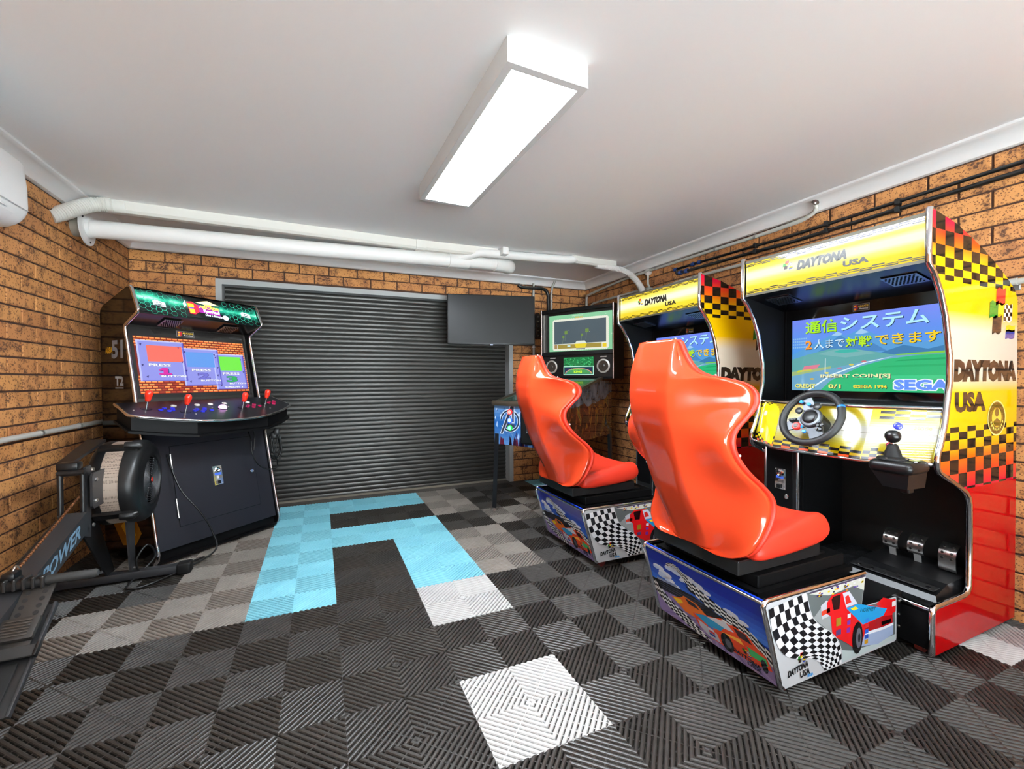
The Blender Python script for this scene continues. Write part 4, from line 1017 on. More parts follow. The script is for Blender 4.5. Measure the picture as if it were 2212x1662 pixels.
P.disc(.66*FW, .17*FH, .05*FW, .12*FH, (18,18,20), 11, 18); P.disc(.67*FW, .17*FH, .025*FW, .06*FH, (80,80,90), 12, 14); P.disc(.93*FW, .17*FH, .022*FW, .08*FH, (18,18,20), 11, 14)
for i, c in enumerate([(40,120,200), (226,226,236), (200,40,50), (40,60,150)]): P.rect((.51+.0*i)*FW, (.235-.035*i)*FH, .56*FW, (.262-.035*i)*FH, c, 12)
P.text('DAYTONA', .70*FW, .10*FH, .90*FW, .155*FH, (30,22,50), 13, .05, .1, rot=-.1); P.text('USA', .80*FW, .045*FH, .90*FW, .09*FH, (30,22,50), 13, .03, .1, rot=-.1)
emblem_flags(P, .78*FW, .17*FH, .030, 13)
P.build('front_print', fr, rough=.12, coat=.4)
for y in (BY0+.05, BY1-.05):
    for x in (1.06, 1.60):
        MB(RO).tube([(x, y-.012, .0255), (x, y+.012, .0255)], .0255, 16).build('castor', mat('castor_red'), base, smooth=40)
MB(RO).box(.935, 1.49, BY0+.05, BY1-.05, .352, .372).build('top_board', BLACK, base)
MB(RO).rbox(.965, 1.47, -.095, .37, .372, .420, .004, 1).build('plinth', BLACK, base)
for y in (BY0+.03, BY1-.03): MB(RO).lathe([(.008, .352), (.008, .358), (0, .36)], (.95, y, 0), (0, 0, 1), 12).build('screw', STEEL, base)
# coupling bracket between base and cabinet
br = MB(RO).box(1.692, 1.775, BY0+.016, BY1-.016, .06, .222).build('coupling_bracket', BLACK, RM)
for x in (1.712, 1.752):
    for z in (.085, .135, .190): MB(RO).lathe([(.0065, 0), (.0065, .003), (.003, .005), (0, .005)], (x, BY0+.016, z), (0, -1, 0), 10).build('bolt', STEEL, br, smooth=40)
MB(RO).sheet([(1.452, .236), (1.48, .345)], lambda p, t: (p[0], t, p[1]), BY0+.014, BY1-.014).build('step_riser', BLACK, br, recalc=False)
MB(RO).box(1.455, 1.775, BY0+.016, BY1-.016, .215, .2255).build('step_plate', mat('tread_black'), br)
# ---- seat
yc = .137
m_shell = mat('seat_shell_red', (202,62,31), 0.10, spec=.38)
m_pad = mat('seat_pad_red', (198,46,27), 0.38, spec=.35)
def keyed(tab, z):
    for (z0, *a), (z1, *c_) in zip(tab, tab[1:]):
        if z0 <= z <= z1:
            t = (z-z0)/(z1-z0); return [x+(y-x)*t for x, y in zip(a, c_)]
    return list(tab[-1][1:]) if z > tab[-1][0] else list(tab[0][1:])
kb = [(.44, .886, .080), (.50, .872, .082), (.56, .848, .083), (.62, .812, .083), (.69, .775, .084), (.76, .746, .086), (.83, .720, .088), (.90, .696, .092), (.96, .674, .096), (1.02, .660, .097), (1.08, .655, .098), (1.16, .662, .098), (1.22, .680, .094), (1.275, .700, .086)]
kf = [(.476, .905, .16), (.484, .925, .205), (.505, .940, .248), (.54, .952, .266), (.58, .976, .274), (.63, 1.000, .280), (.665, 1.006, .282), (.70, 1.000, .282), (.73, .978, .280), (.76, .944, .276), (.79, .905, .272), (.82, .872, .268), (.85, .848, .264), (.88, .830, .262), (.91, .822, .261), (.94, .826, .262), (.96, .840, .265), (.98, .860, .269), (1.0, .883, .273), (1.02, .903, .277),
      (1.04, .915, .280), (1.06, .918, .282), (1.08, .912, .281), (1.097, .898, .278), (1.110, .880, .272), (1.120, .858, .261), (1.128, .834, .243), (1.135, .812, .215), (1.143, .799, .180), (1.155, .791, .152), (1.172, .784, .132), (1.195, .776, .119), (1.22, .768, .110), (1.25, .759, .104), (1.268, .753, .099), (1.276, .748, .092)]
lv = [(z, *keyed(kb, z), xf, ws) for z, xf, ws in kf]
def seat_rings(fn):
    R_ = []
    for L_ in lv:
        h = fn(*L_)
        ring = [(x, yc-y, z) for x, y, z in h]+[(x, yc+y, z) for x, y, z in h[::-1] if y > 1e-6]
        R_.append(ring)
    return R_
def shell_half(z, xb, wb, xf, ws):
    d = xf-xb
    return [(xb, 0, z), (xb+.001, wb, z), (xb+.014, wb+.012, z), (xb+d*.45, wb+(ws-wb)*(.52-.10*max(0, min(1, (1.05-z)/.3))), z), (xf-.065, ws-.010, z), (xf-.036, ws-.003, z), (xf-.036, ws-.030, z), (xb+max(.03, d*.25), wb*.9, z), (xb+.030, 0, z)]
def pad_half(z, xb, wb, xf, ws):
    d = xf-xb; xi = xb+min(.075, .55*d)
    return [(xb+.032, 0, z), (xb+max(.034, d*.27), wb*.9, z), (xf-.034, ws-.026, z), (xf-.031, ws+.002, z), (xf-.010, ws+.003, z), (xf+.003, ws-.012, z), (xf-.010, ws-.050, z), (xi+.02, max(wb*.9, ws-.12)*.8, z), (xi, 0, z)]
def subsurf(o, lev=2):
    md = o.modifiers.new('smooth', 'SUBSURF'); md.levels = lev; md.render_levels = lev
    o.data.polygons.foreach_set('use_smooth', [True]*len(o.data.polygons))
def loft_obj(fn, name, m, parent, crease=None):
    mb = MB(RO); mb.loft(seat_rings(fn)); o = mb.build(name, m, parent)
    if crease:
        me = o.data; at = me.attributes.new('crease_edge', 'FLOAT', 'EDGE'); nr = len(seat_rings(fn)[0])
        for e_ in me.edges:
            a, b2 = e_.vertices
            if abs(a-b2) == nr and (a % nr) in crease: at.data[e_.index].value = .75
    subsurf(o, 1); return o
seat = loft_obj(shell_half, 'seat', m_shell, RM, {1, 15, 5, 11}); tag(seat, 'glossy red bucket seat seen from behind')
loft_obj(pad_half, 'seat_back_pad', m_pad, seat)
# cushion lofted front to back
rings = []
for (x, zb, zt, zv, hw) in ((.938, .472, .530, .535, .225), (.955, .464, .545, .548, .243), (1.0, .462, .552, .545, .250), (1.10, .466, .575, .552, .254), (1.20, .472, .598, .562, .256), (1.28, .480, .610, .575, .256), (1.325, .490, .606, .582, .254), (1.348, .505, .590, .578, .250), (1.358, .530, .568, .562, .240)):
    h = [(0, zb), (hw*.85, zb), (hw, zb+.012), (hw+.002, (zb+zt)/2), (hw-.012, zt-.006), (hw-.04, zt), (hw-.085, zv+.006), (hw*.45, zv), (0, zv)]
    rings.append([(x, yc-y, z) for y, z in h]+[(x, yc+y, z) for y, z in h[::-1] if y > 1e-6])
cu = MB(RO).loft(rings).build('seat_cushion', m_pad, seat); subsurf(cu)
for (x, y, z, n) in ((.728, .137-.075, 1.276, (0, 0, 1)), (.728, .137+.075, 1.276, (0, 0, 1)), (.80, yc-.19, 1.141, (0, -.5, .8)), (.845, yc-.250, .865, (-.35, -1, 0)), (.955, yc-.268, .66, (-.4, -1, 0)), (.845, yc+.250, .865, (-.35, 1, 0))):
    MB(RO).lathe([(.005, -.002), (.005, .002), (.003, .004), (0, .004)], (x, y, z), n, 10).build('seat_screw', STEEL, seat, smooth=40)
sl = MB(RO).rbox(.885, 1.345, yc-.215, yc+.215, .425, .478, .004, 1).build('seat_frame', BLACKM, seat)
MB(RO).box(.95, 1.40, yc-.20, yc-.16, .4195, .428).build('slide_rail', BLACKP, sl); MB(RO).box(.95, 1.40, yc+.16, yc+.20, .4195, .428).build('slide_rail', BLACKP, sl)
RM2 = copy_tree(RM); RM2.location = (RO[0]+.018, RO[1]+1.138, 0)
RM2['label'] = 'far red-seated racing arcade machine standing between the pinball machine and its twin'
# ================================================================ UPRIGHT FOUR PLAYER CABINET (local: x along the front, -y forward)
AM = thing('upright_arcade_machine', 'tall black four-player arcade cabinet with a green glowing marquee in the left corner', 'arcade machine', (-1.385, 2.105, 0), math.radians(43.25))
def L3(u, f, z): return (u, -f, z)
AW = .80
apr = [(.012, .022), (.040, .050), (.046, .085), (.030, .16), (-.105, .78), (-.128, .88), (-.160, 1.0), (-.262, 1.455), (-.258, 1.478), (-.135, 1.545), (-.122, 1.556), (-.124, 1.572), (-.186, 1.700), (-.200, 1.713), (-.222, 1.712),
       (-.490, 1.612), (-.520, 1.585), (-.524, 1.55), (-.50, .022)]
m_aside, nt, b = new_mat('arcade_side_art', 0.1)
tc = nt.nodes.new('ShaderNodeTexCoord')
n1 = node(nt, 'ShaderNodeTexNoise', Scale=5.0, Detail=3.0, Roughness=.6, Distortion=1.2); nt.links.new(tc.outputs['Object'], n1.inputs['Vector'])
nt.links.new(ramp_n(nt, n1.outputs['Fac'], [(0.35, S(12,9,8)), (0.58, S(26,17,12)), (0.70, S(58,34,16)), (0.80, S(24,18,16))]), b.inputs['Base Color'])
for u0, u1, uo in ((-.018, 0, -.018), (AW, AW+.018, AW+.018)):
    mb = MB(); mb.prism(apr, lambda p, t: L3(t, p[0], p[1]), u0, u1, 0, cap0=False, cap1=False)
    for u in (u0, u1): mb.add([L3(u, *p) for p in apr], [list(range(len(apr)))], 1 if u == uo else 0)
    s_ = mb.build('side_panel', [BLACK, m_aside], AM); um = (u0+u1)/2
    MB().tube([L3(um, *p) for p in apr[:15]], .0105, 10).build('chrome_trim', CHROME, s_, smooth=50)
    if uo < 0:
        P = Print(L3(uo, -.52, 0), (0, -1, 0), (0, 0, 1))      # seen from the left
        P.text('AREA', .055, 1.305, .135, 1.345, (196,140,20), 2, .03); P.text('51', .125, 1.27, .25, 1.385, (110,110,114), 1, .04); P.build('side_title', s_, rough=.15)
        P = Print(L3(uo, -.52, 0), (0, -1, 0), (0, 0, 1))
        P.text('T2', .16, 1.10, .25, 1.16, (140,144,148), 1, .05)
        P.poly([(.16,1.09),(.25,1.09),(.25,1.082),(.16,1.082)], (120,120,124), 1); P.build('side_title', s_, rough=.15)
        P = Print(L3(uo, -.52, 0), (0, -1, 0), (0, 0, 1))
        P.poly([(.12,.22),(.20,.34),(.26,.30),(.34,.40),(.36,.28),(.42,.20),(.36,.12),(.22,.10)], (150,96,20), 1); P.poly([(.20,.22),(.27,.27),(.33,.34),(.33,.24),(.36,.18),(.28,.14)], (206,150,40), 2)
        P.build('flame_art', s_, rough=.15)

MB().sheet(apr[13:], lambda p, t: L3(t, p[0], p[1]), 0, AW).build('back_cover', BLACK, AM, recalc=False)
m_front = mat('arcade_front_laminate', (25,26,33), 0.42, spec=.35)
# lower front with door
def LF(u, z, d=0.0):
    t = (z-.09)/(.80-.09); f = .022+(-.125-.022)*t+d
    return L3(u, f, z)
mb = MB(); quad_slab([LF(0, .09), LF(AW, .09), LF(AW, .90), LF(0, .90)], -.015, mb); lf = mb.build('lower_front', m_front, AM)
mb = MB(); quad_slab([LF(.140, .205, .0), LF(.690, .205, .0), LF(.690, .706, .0), LF(.140, .706, .0)], .003, mb); ld = mb.build('service_door', mat('arcade_door_laminate', (27,28,35), 0.4, spec=.35), AM)
for a, c in (((.137, .202), (.140, .709)), ((.690, .202), (.693, .709)), ((.137, .202), (.693, .205)), ((.137, .706), (.693, .709))):
    mb = MB(); quad_slab([LF(a[0], a[1], .0002), LF(c[0], a[1], .0002), LF(c[0], c[1], .0002), LF(a[0], c[1], .0002)], .0006, mb); mb.build('door_gap', BLACK, ld)
for z0 in (.26, .54): MB().tube([LF(.136, z0, .007), LF(.136, z0+.12, .007)], .0055, 8).build('hinge', STEEL, ld, smooth=40)
nrm = (Vector(LF(1, .2))-Vector(LF(0, .2))).cross(Vector(LF(0, .9))-Vector(LF(0, .2))).normalized()
vv = (Vector(LF(0, .9))-Vector(LF(0, .2))).normalized()
coin_mech(ld, Vector(LF(.382, .408, .003)), (1, 0, 0), vv, nrm, (0,0,0), .06, .13)
MB().lathe([(.0125, 0), (.0125, .004), (.010, .006), (.010, .004), (0, .004)], Vector(LF(.661, .455, .003)), nrm, 18).build('lock', CHROME, ld, smooth=40)
mb = MB(); mb.box(0, AW, .0, .012, .022, .092); mb.build('toe_kick', BLACK, AM)
MB().box(.0, AW, -.03, .01, .02, .03).build('toe_board', BLACK, AM)
for u in (.06, AW-.06):
    for y in (.06, .42): MB().lathe([(.02, .0), (.02, .022)], (u, y, 0), (0, 0, 1), 12).build('foot', RUBBER, AM)
# control deck
ck = [(-.118, -.155), (-.122, -.10), (-.138, .020), (-.10, .052), (0, .110), (.16, .180), (.28, .203), (.40, .210), (.52, .203), (.64, .180), (.80, .110), (.90, .052), (.938, .020), (.922, -.10), (.918, -.155)]
def DK(u, f, d=0.0): return L3(u, f, 1.0-(f+.16)/3.0+d)
mb = MB(); mb.add([DK(*p) for p in ck], [list(range(len(ck)))], 0); mb.add([DK(p[0], p[1], -.016) for p in ck], [list(range(len(ck)))], 0)
n = len(ck); mb.add([DK(*p) for p in ck]+[DK(p[0], p[1], -.016) for p in ck], [(i, (i+1) % n, n+(i+1) % n, n+i) for i in range(n)], 0)
m_deck = mat('deck_satin', (14,14,20), 0.3)
dk = mb.build('control_deck', m_deck, AM); tag(dk, 'curved black control deck with four red joysticks')
MB().tube([DK(p[0], p[1], -.006) for p in ck], .0085, 8).build('chrome_trim', CHROME, dk, smooth=50)
ck2 = [(-.108, -.155), (-.118, .010), (.02, .088), (.16, .150), (.64, .150), (.78, .088), (.918, .010), (.908, -.155)]
n = len(ck2); mb = MB(); mb.add([DK(p[0], p[1], -.016) for p in ck2]+[DK(p[0], p[1], -.098) for p in ck2], [(i, (i+1) % n, n+(i+1) % n, n+i) for i in range(n)]+[list(range(n, 2*n))])
mb.build('deck_box', BLACK, dk)
ck3 = [(-.125, -.155), (-.136, .018), (.0, .100), (.16, .168), (.64, .168), (.80, .100), (.936, .018), (.925, -.155)]
mb = MB(); mb.add([DK(p[0], p[1], -.098) for p in ck3]+[DK(p[0], p[1], -.112) for p in ck3], [(i, (i+1) % n, n+(i+1) % n, n+i) for i in range(n)]+[list(range(n)), list(range(n, 2*n))])
mb.build('deck_rim', BLACK, dk)
dn = Vector((0, -1.0/3.0, 1)).normalized()
m_joy = mat('joystick_red', (226,46,24), 0.2, coat=.6)
def DP(u, f): return Vector(DK(u, f))
for (u, f) in ((-.012, -.048), (.158, .036), (.535, .034), (.745, -.010)):
    j = MB().lathe([(.030, .0005), (.030, .002), (.012, .003), (0, .003)], DP(u, f), dn, 20).build('joystick', BLACKP, dk, smooth=40)
    MB().lathe([(.005, .002), (.005, .055)], DP(u, f), dn, 10).build('shaft', CHROME, j, smooth=60)
    MB().lathe([(.006, .046), (.0135, .048), (.0150, .060), (.0195, .085), (.0200, .098), (.0165, .110), (.008, .116), (0, .117)], DP(u, f), dn, 18).build('bat_top', m_joy, j, smooth=80)
def dbtn(u, f, c, r=.0135):
    m1 = mat('deck_button_%d_%d_%d' % c, c, 0.15, coat=.7)
    bt = MB().lathe([(r, 0), (r, .004), (r*.88, .0055), (r*.8, .0045)], DP(u, f), dn, 16).build('push_button', m1, dk, smooth=40)
    MB().lathe([(r*.74, .001), (r*.74, .0065), (r*.5, .008), (0, .0085)], DP(u, f), dn, 14).build('plunger', m1, bt, smooth=60)
BL, MGn, WHb = (34,40,180), (150,14,64), (226,222,214)
for (u, f) in ((.055, .000), (.085, -.020), (.115, .012), (.128, -.014), (.088, .022)): dbtn(u-.01, f-.01, BL)
for (u, f) in ((.225, .034), (.250, .012), (.262, .052), (.284, .030), (.300, .008), (.325, .040)): dbtn(u-.01, f+.002, BL)
for (u, f) in ((.575, .024), (.598, .000), (.612, .038), (.630, .014), (.650, -.008), (.672, .022)): dbtn(u+.004, f, MGn)
for (u, f) in ((.772, -.022), (.795, -.042), (.815, -.022), (.838, -.046), (.800, -.002)): dbtn(u+.01, f, MGn)
for (u, f) in ((.145, -.062), (.285, -.060), (.372, -.062), (.470, -.062), (.640, -.062)): dbtn(u, f, WHb, .0165)
MB().lathe([(.030, 0), (.030, .003), (.026, .004)], DP(.402, .020), dn, 24).build('trackball_ring', BLACKP, dk, smooth=40)
MB().lathe([(.0265, .002), (.025, .010), (.020, .018), (.011, .0235), (0, .025)], DP(.402, .020), dn, 24).build('trackball', mat('trackball_glow', (240,200,240), 0.3, emit=(236,150,250), es=2.2), dk, smooth=80)
for (u, f) in ((-.085, -.03), (.19, .085), (.86, -.075), (.72, .075), (.345, .0), (.455, .0), (.40, .065), (.36, .05)): MB().lathe([(.0055, 0), (.005, .003), (0, .004)], DP(u, f), dn, 10).build('bolt', STEEL, dk, smooth=40)
# screen
def SC(u, z, d=0.0): return L3(u, -.19-(z-.98)*.1/.47+d, z)
mb = MB(); quad_slab([SC(0, .97, -.012), SC(AW, .97, -.012), SC(AW, 1.50, -.012), SC(0, 1.50, -.012)], -.015, mb)
mon = mb.build('monitor', mat('bezel_grey', (46,44,42), 0.25), AM)
mb = MB(); quad_slab([SC(.022, 1.018, -.010), SC(.782, 1.018, -.010), SC(.782, 1.480, -.010), SC(.022, 1.480, -.010)], .002, mb); mb.build('bezel_glass', mat('bezel_dark', (34,32,31), 0.12), mon)
O_ = Vector(SC(.042, 1.046, -.008)); Vv = (Vector(SC(.042, 1.42, -.008))-O_); SHh = Vv.length; SWw = .726
P = Print(O_, (1, 0, 0), Vv.normalized(), eps=.00035, lift=.0006)
def R_(x0, y0, x1, y1, c, l): P.rect(x0*SWw, y0*SHh, x1*SWw, y1*SHh, c, l)
R_(0, 0, 1, 1, (120,36,24), 0)
for r in range(22):
    for k in range(22):
        x0 = (k-(.5 if r % 2 else 0))/21; y0 = r/22
        if 5 <= r < 18 and not (x0 > .36 and r > 15): 
            if r > 6 and x0 < .8: continue
        xa, xb = max(0, x0+.004), min(1, x0+1/21-.004)
        if xb <= xa: continue
        dk_ = (r < 5 and .1 < x0 < .5 and (k*7+r*3) % 5 < 3)
        R_(xa, y0+.006, xb, y0+1/22-.012, (150,50,40) if dk_ else (236,112,52), 1)
        R_(xa, y0+1/22-.022, xb, y0+1/22-.012, (190,80,50) if dk_ else (250,190,110), 2)
SL = (140,144,222)
for (x0, y0, x1, y1, hx0, hy0, hx1, hy1, hc, n_, nc, pv) in ((.015,.215,.40,.93,.09,.56,.38,.845,(240,110,96),'1',(214,44,160),.475), (.37,.13,.72,.83,.41,.48,.67,.76,(96,150,226),'2',(112,112,204),.395), (.66,.05,.985,.75,.72,.42,.95,.70,(112,226,70),'3',(40,176,84),.335)):
    R_(x0, y0, x1, y1, SL, 3); R_(x0, y1-.02, x1, y1, (180,186,246), 4); R_(x0, y0, x0+.014, y1, (180,186,246), 4); R_(x1-.014, y0, x1, y1, (96,92,190), 4); R_(x0, y0, x1, y0+.02, (110,106,200), 4)
    R_(hx0, hy0, hx1, hy1, hc, 5)
    xm = (x0+x1)/2; h = y1-y0
    P.text('PRESS', (x0+.075)*SWw, pv*SHh, (x0+.255)*SWw, (pv+.05)*SHh, (236,238,250), 7, .035, out=(30,26,70), ow=.025)
    if n_ == '1':
        for o_c, oc, ol in ((.006, (70,60,130), 6), (0, nc, 7)):
            a0, a1, b0, b1 = (xm-.05)*SWw, (xm+.06)*SWw, (pv-.145)*SHh, (pv-.025)*SHh; w_ = a1-a0; h_1 = b1-b0
            P.poly([(a0+w_*.06+o_c, b0-o_c), (a1-w_*.02+o_c, b0-o_c), (a1-w_*.02+o_c, b0+h_1*.2-o_c), (a0+w_*.74+o_c, b0+h_1*.2-o_c), (a0+w_*.74+o_c, b1-o_c), (a0+w_*.34+o_c, b1-o_c), (a0+w_*.04+o_c, b0+h_1*.68-o_c), (a0+w_*.10+o_c, b0+h_1*.58-o_c), (a0+w_*.38+o_c, b0+h_1*.66-o_c), (a0+w_*.38+o_c, b0+h_1*.2-o_c), (a0+w_*.06+o_c, b0+h_1*.2-o_c)], oc, ol)
    else: P.text(n_, (xm-.05)*SWw, (pv-.145)*SHh, (xm+.06)*SWw, (pv-.025)*SHh, nc, 7, .04, out=(70,60,130), ow=.025)
    P.text('BUTTON', (xm-.03)*SWw, (pv-.19)*SHh, (x1-.012)*SWw, (pv-.155)*SHh, (236,238,250), 7, .035, out=(30,26,70), ow=.025)
    for (a, c) in ((.06,.9), (.9,.5), (.12,.12), (.85,.86), (.05,.4)):
        cx, cy = x0+(x1-x0)*a, y0+h*c; P.poly([(cx*SWw, cy*SHh), ((cx+.02)*SWw, (cy+.014)*SHh), ((cx+.012)*SWw, (cy-.03)*SHh)], (60,56,120), 5)
P.text('CREDIT 1', .74*SWw, .075*SHh, .93*SWw, .105*SHh, (236,238,250), 8, .05, out=(30,26,70), ow=.03)
sc2 = P.build('screen', mon, mode='emit', es=.95); tag(sc2, 'brick wall game screen with three blue plaques')
maker_plate(mon, Vector(SC(.30, 1.432, -.008)), (1, 0, 0), Vv.normalized(), (0,0,0), .115, .044)
# speaker board, marquee
sb = MB(); quad_slab([L3(0, -.128, 1.547), L3(0, -.275, 1.487), L3(AW, -.275, 1.487), L3(AW, -.128, 1.547)], -.010, sb); sb = sb.build('speaker_board', mat('board_satin'), AM)
sd = (Vector(L3(0, -.275, 1.487))-Vector(L3(0, -.128, 1.547))); sdn = Vector((1, 0, 0)).cross(sd).normalized()
if sdn.z > 0: sdn = -sdn
for uc in (.21, .595):
    o0 = Vector(L3(uc, -.128, 1.547))+sd*.52+sdn*.0108
    g = MB(); quad_slab([o0-Vector((.055,0,0))-sd*.30, o0+Vector((.055,0,0))-sd*.30, o0+Vector((.055,0,0))+sd*.30, o0-Vector((.055,0,0))+sd*.30], .0025, g); g = g.build('speaker_grille', m_grille, sb)
    h = MB()
    for i in range(8):
        for k in range(6): h.lathe([(.0034, 0), (.0034, .006)], o0+Vector((-.042+.012*i+(.006 if k % 2 else 0), 0, 0))+sd*(-.24+.096*k)-sdn*.001, sdn, 6)
    h.build('grille_hole', BLACK, g)
def MQ(u, v, d=0.0):
    a = Vector(L3(u, -.133, 1.556)); c = Vector(L3(u, -.196, 1.700)); n_ = Vector((1,0,0)).cross(c-a).normalized()
    return a.lerp(c, v)+n_*d
mb = MB(); quad_slab([MQ(0, 0, -.03), MQ(AW, 0, -.03), MQ(AW, 1, -.03), MQ(0, 1, -.03)], .028, mb); mq = mb.build('marquee', BLACK, AM)
mm, nt, b = new_mat('arcade_marquee_light', 0.08)
b.inputs['Base Color'].default_value = S(10,14,14)
tc = nt.nodes.new('ShaderNodeTexCoord'); sx = nt.nodes.new('ShaderNodeSeparateXYZ'); nt.links.new(tc.outputs['Object'], sx.inputs[0])
nz = node(nt, 'ShaderNodeTexNoise', Scale=9.0, Detail=4.0, Roughness=.65); nt.links.new(tc.outputs['Object'], nz.inputs['Vector'])
h_ = math_n(nt, 'MULTIPLY_ADD', sx.outputs['Z'], 1/.144, -1.556/.144)
ce = math_n(nt, 'ABSOLUTE', math_n(nt, 'SUBTRACT', h_, math_n(nt, 'MULTIPLY_ADD', sx.outputs['X'], -.25, .70)))
gl = math_n(nt, 'ADD', math_n(nt, 'MULTIPLY', ce, -1.5), math_n(nt, 'MULTIPLY_ADD', nz.outputs['Fac'], .9, math_n(nt, 'MULTIPLY_ADD', math_n(nt, 'ABSOLUTE', math_n(nt, 'SUBTRACT', sx.outputs['X'], .42)), .5, .10)))
nt.links.new(ramp_n(nt, gl, [(0.26, S(8,12,12)), (0.46, S(12,100,84)), (0.62, S(50,200,160)), (0.80, S(190,250,230))]), b.inputs['Emission Color']); b.inputs['Emission Strength'].default_value = 1.1
mb = MB(); quad_slab([MQ(.004, .03, -.002), MQ(AW-.004, .03, -.002), MQ(AW-.004, .97, -.002), MQ(.004, .97, -.002)], .003, mb); mb.build('marquee_light', mm, mq)
P = Print(MQ(0, 0, .001), (1, 0, 0), (MQ(0, 1)-MQ(0, 0)).normalized()); MH = (MQ(0, 1)-MQ(0, 0)).length
def hexes(x0, x1):
    r = .019
    i = 0; x = x0
    while x < x1:
        for j in range(5):
            cy = .012+j*r*1.732+(r*.866 if i % 2 else 0)
            if cy > MH-.012 or (i*5+j*3) % 7 == 0: continue
            for k in range(6):
                a0, a1 = PI/3*k, PI/3*(k+1)
                P.poly([(x+r*math.cos(a0), cy+r*math.sin(a0)), (x+r*math.cos(a1), cy+r*math.sin(a1)), (x+r*.93*math.cos(a1), cy+r*.93*math.sin(a1)), (x+r*.93*math.cos(a0), cy+r*.93*math.sin(a0))], (40,150,120), 1)
        x += r*1.5; i += 1
hexes(.03, .28); hexes(.56, .79)
for x in (.125, .705):
    P.poly([(x-.035,.06),(x+.035,.052),(x+.035,.085),(x-.02,.098),(x-.035,.09)], (214,222,222), 2); P.ring(x, .075, .015, .012, .005, (40,60,60), 3, 14); P.rect(x-.03, .058, x+.03, .064, (60,70,72), 3)
P.poly([(.355,.125),(.44,.148),(.515,.120),(.43,.110)], (226,206,150), 2); P.rect(.412, .095, .458, .118, (236,180,70), 2)
P.poly([(.30,.03),(.335,.028),(.365,.05),(.365,.10),(.33,.125),(.295,.118)], (214,30,50), 3); P.rect(.300, .082, .338, .108, (246,176,40), 4); P.rect(.303, .036, .335, .068, (246,176,40), 4); P.rect(.304, .070, .332, .080, (60,70,180), 4)
P.poly([(.365,.048),(.505,.036),(.51,.092),(.365,.108)], (120,30,120), 3)
P.text('ARCADE', .370, .078, .505, .102, (250,214,70), 5, .05, rot=-.06); P.text('Rewind', .395, .050, .503, .074, (250,250,252), 5, .04, rot=-.06)
P.text('One Ultimate', .40, .022, .515, .042, (226,232,244), 5, .01, .3, rot=-.05)
P.disc(.54, .028, .022, .02, (196,206,226), 3, 14); P.poly([(.27,.10),(.29,.128),(.288,.085),(.275,.075)], (226,230,240), 3)
P.build('marquee_print', mq, mode='back', es=1.1)
MB().box(0, AW, .196, .225, 1.690, 1.702).build('top_rail', BLACK, mq)

# ================================================================ CABLES BY THE UPRIGHT CABINET
def wl(u, f, z):
    a = math.radians(43.25); return (-1.385+u*math.cos(a)+f*math.sin(a), 2.105+u*math.sin(a)-f*math.cos(a), z)
o_ = wl(.12, .06, 0)
cb = MB(o_).tube(smooth_path([wl(.12, -.10, .66), wl(.13, .02, .45), wl(.20, .09, .30), wl(.26, .12, .15), wl(.24, .16, .03), (-1.30, 1.86, .012), (-1.42, 1.80, .010), (-1.44, 1.92, .012), (-1.36, 2.0, .10), (-1.38, 1.96, .19), (-1.42, 1.92, .12), (-1.40, 1.95, .03), (-1.30, 1.98, .012), wl(.20, .13, .012)], 6), .0055, 8).build('power_cable', CABLE, None, smooth=50)
cb.location = o_; tag(cb, 'thin black cable looping onto the floor by the rowing machine foot', 'cable')
o_ = wl(.86, -.10, .6)
hk = thing('cable_coil', 'coiled black cables hanging from the right side of the upright cabinet', 'cable', o_)
rng = random.Random(3)
for k in range(5):
    w = .032+.012*(k % 3); h = .085+.02*(k % 2); c0 = (.868+.010*k, -.075-.008*k, .64-.015*k); pts = []
    for i in range(17):
        a = 2*PI*i/16; pts.append(wl(c0[0]+w*math.sin(a)+.004*rng.random(), c0[1]+.05*math.sin(a*.5)*(.6 if k % 2 else -.3), c0[2]+h*math.cos(a)))
    MB(o_).tube(smooth_path(pts, 3), .0048, 8).build('cable_loop', CABLE, hk, smooth=50)
for dz, s_ in ((.0, .02), (-.03, .016), (.03, .018)):
    c0 = wl(.855, -.06+dz, .70+dz)
    MB(o_).rbox(c0[0]-s_, c0[0]+s_, c0[1]-s_, c0[1]+s_, c0[2]-.028, c0[2]+.022, .006).build('plug', BLACKP, hk, smooth=30)
MB(o_).tube(smooth_path([wl(.62, -.05, .79), wl(.605, .02, .70), wl(.60, .035, .62), wl(.63, .04, .53), wl(.70, .045, .47), wl(.78, .04, .455), wl(.835, .0, .46), wl(.875, -.05, .50)], 6), .0048, 8).build('cable_run', CABLE, hk, smooth=50)
MB(o_).tube(smooth_path([wl(.66, -.05, .79), wl(.64, .01, .72), wl(.62, .03, .62)], 6), .0045, 8).build('cable_run', CABLE, hk, smooth=50)
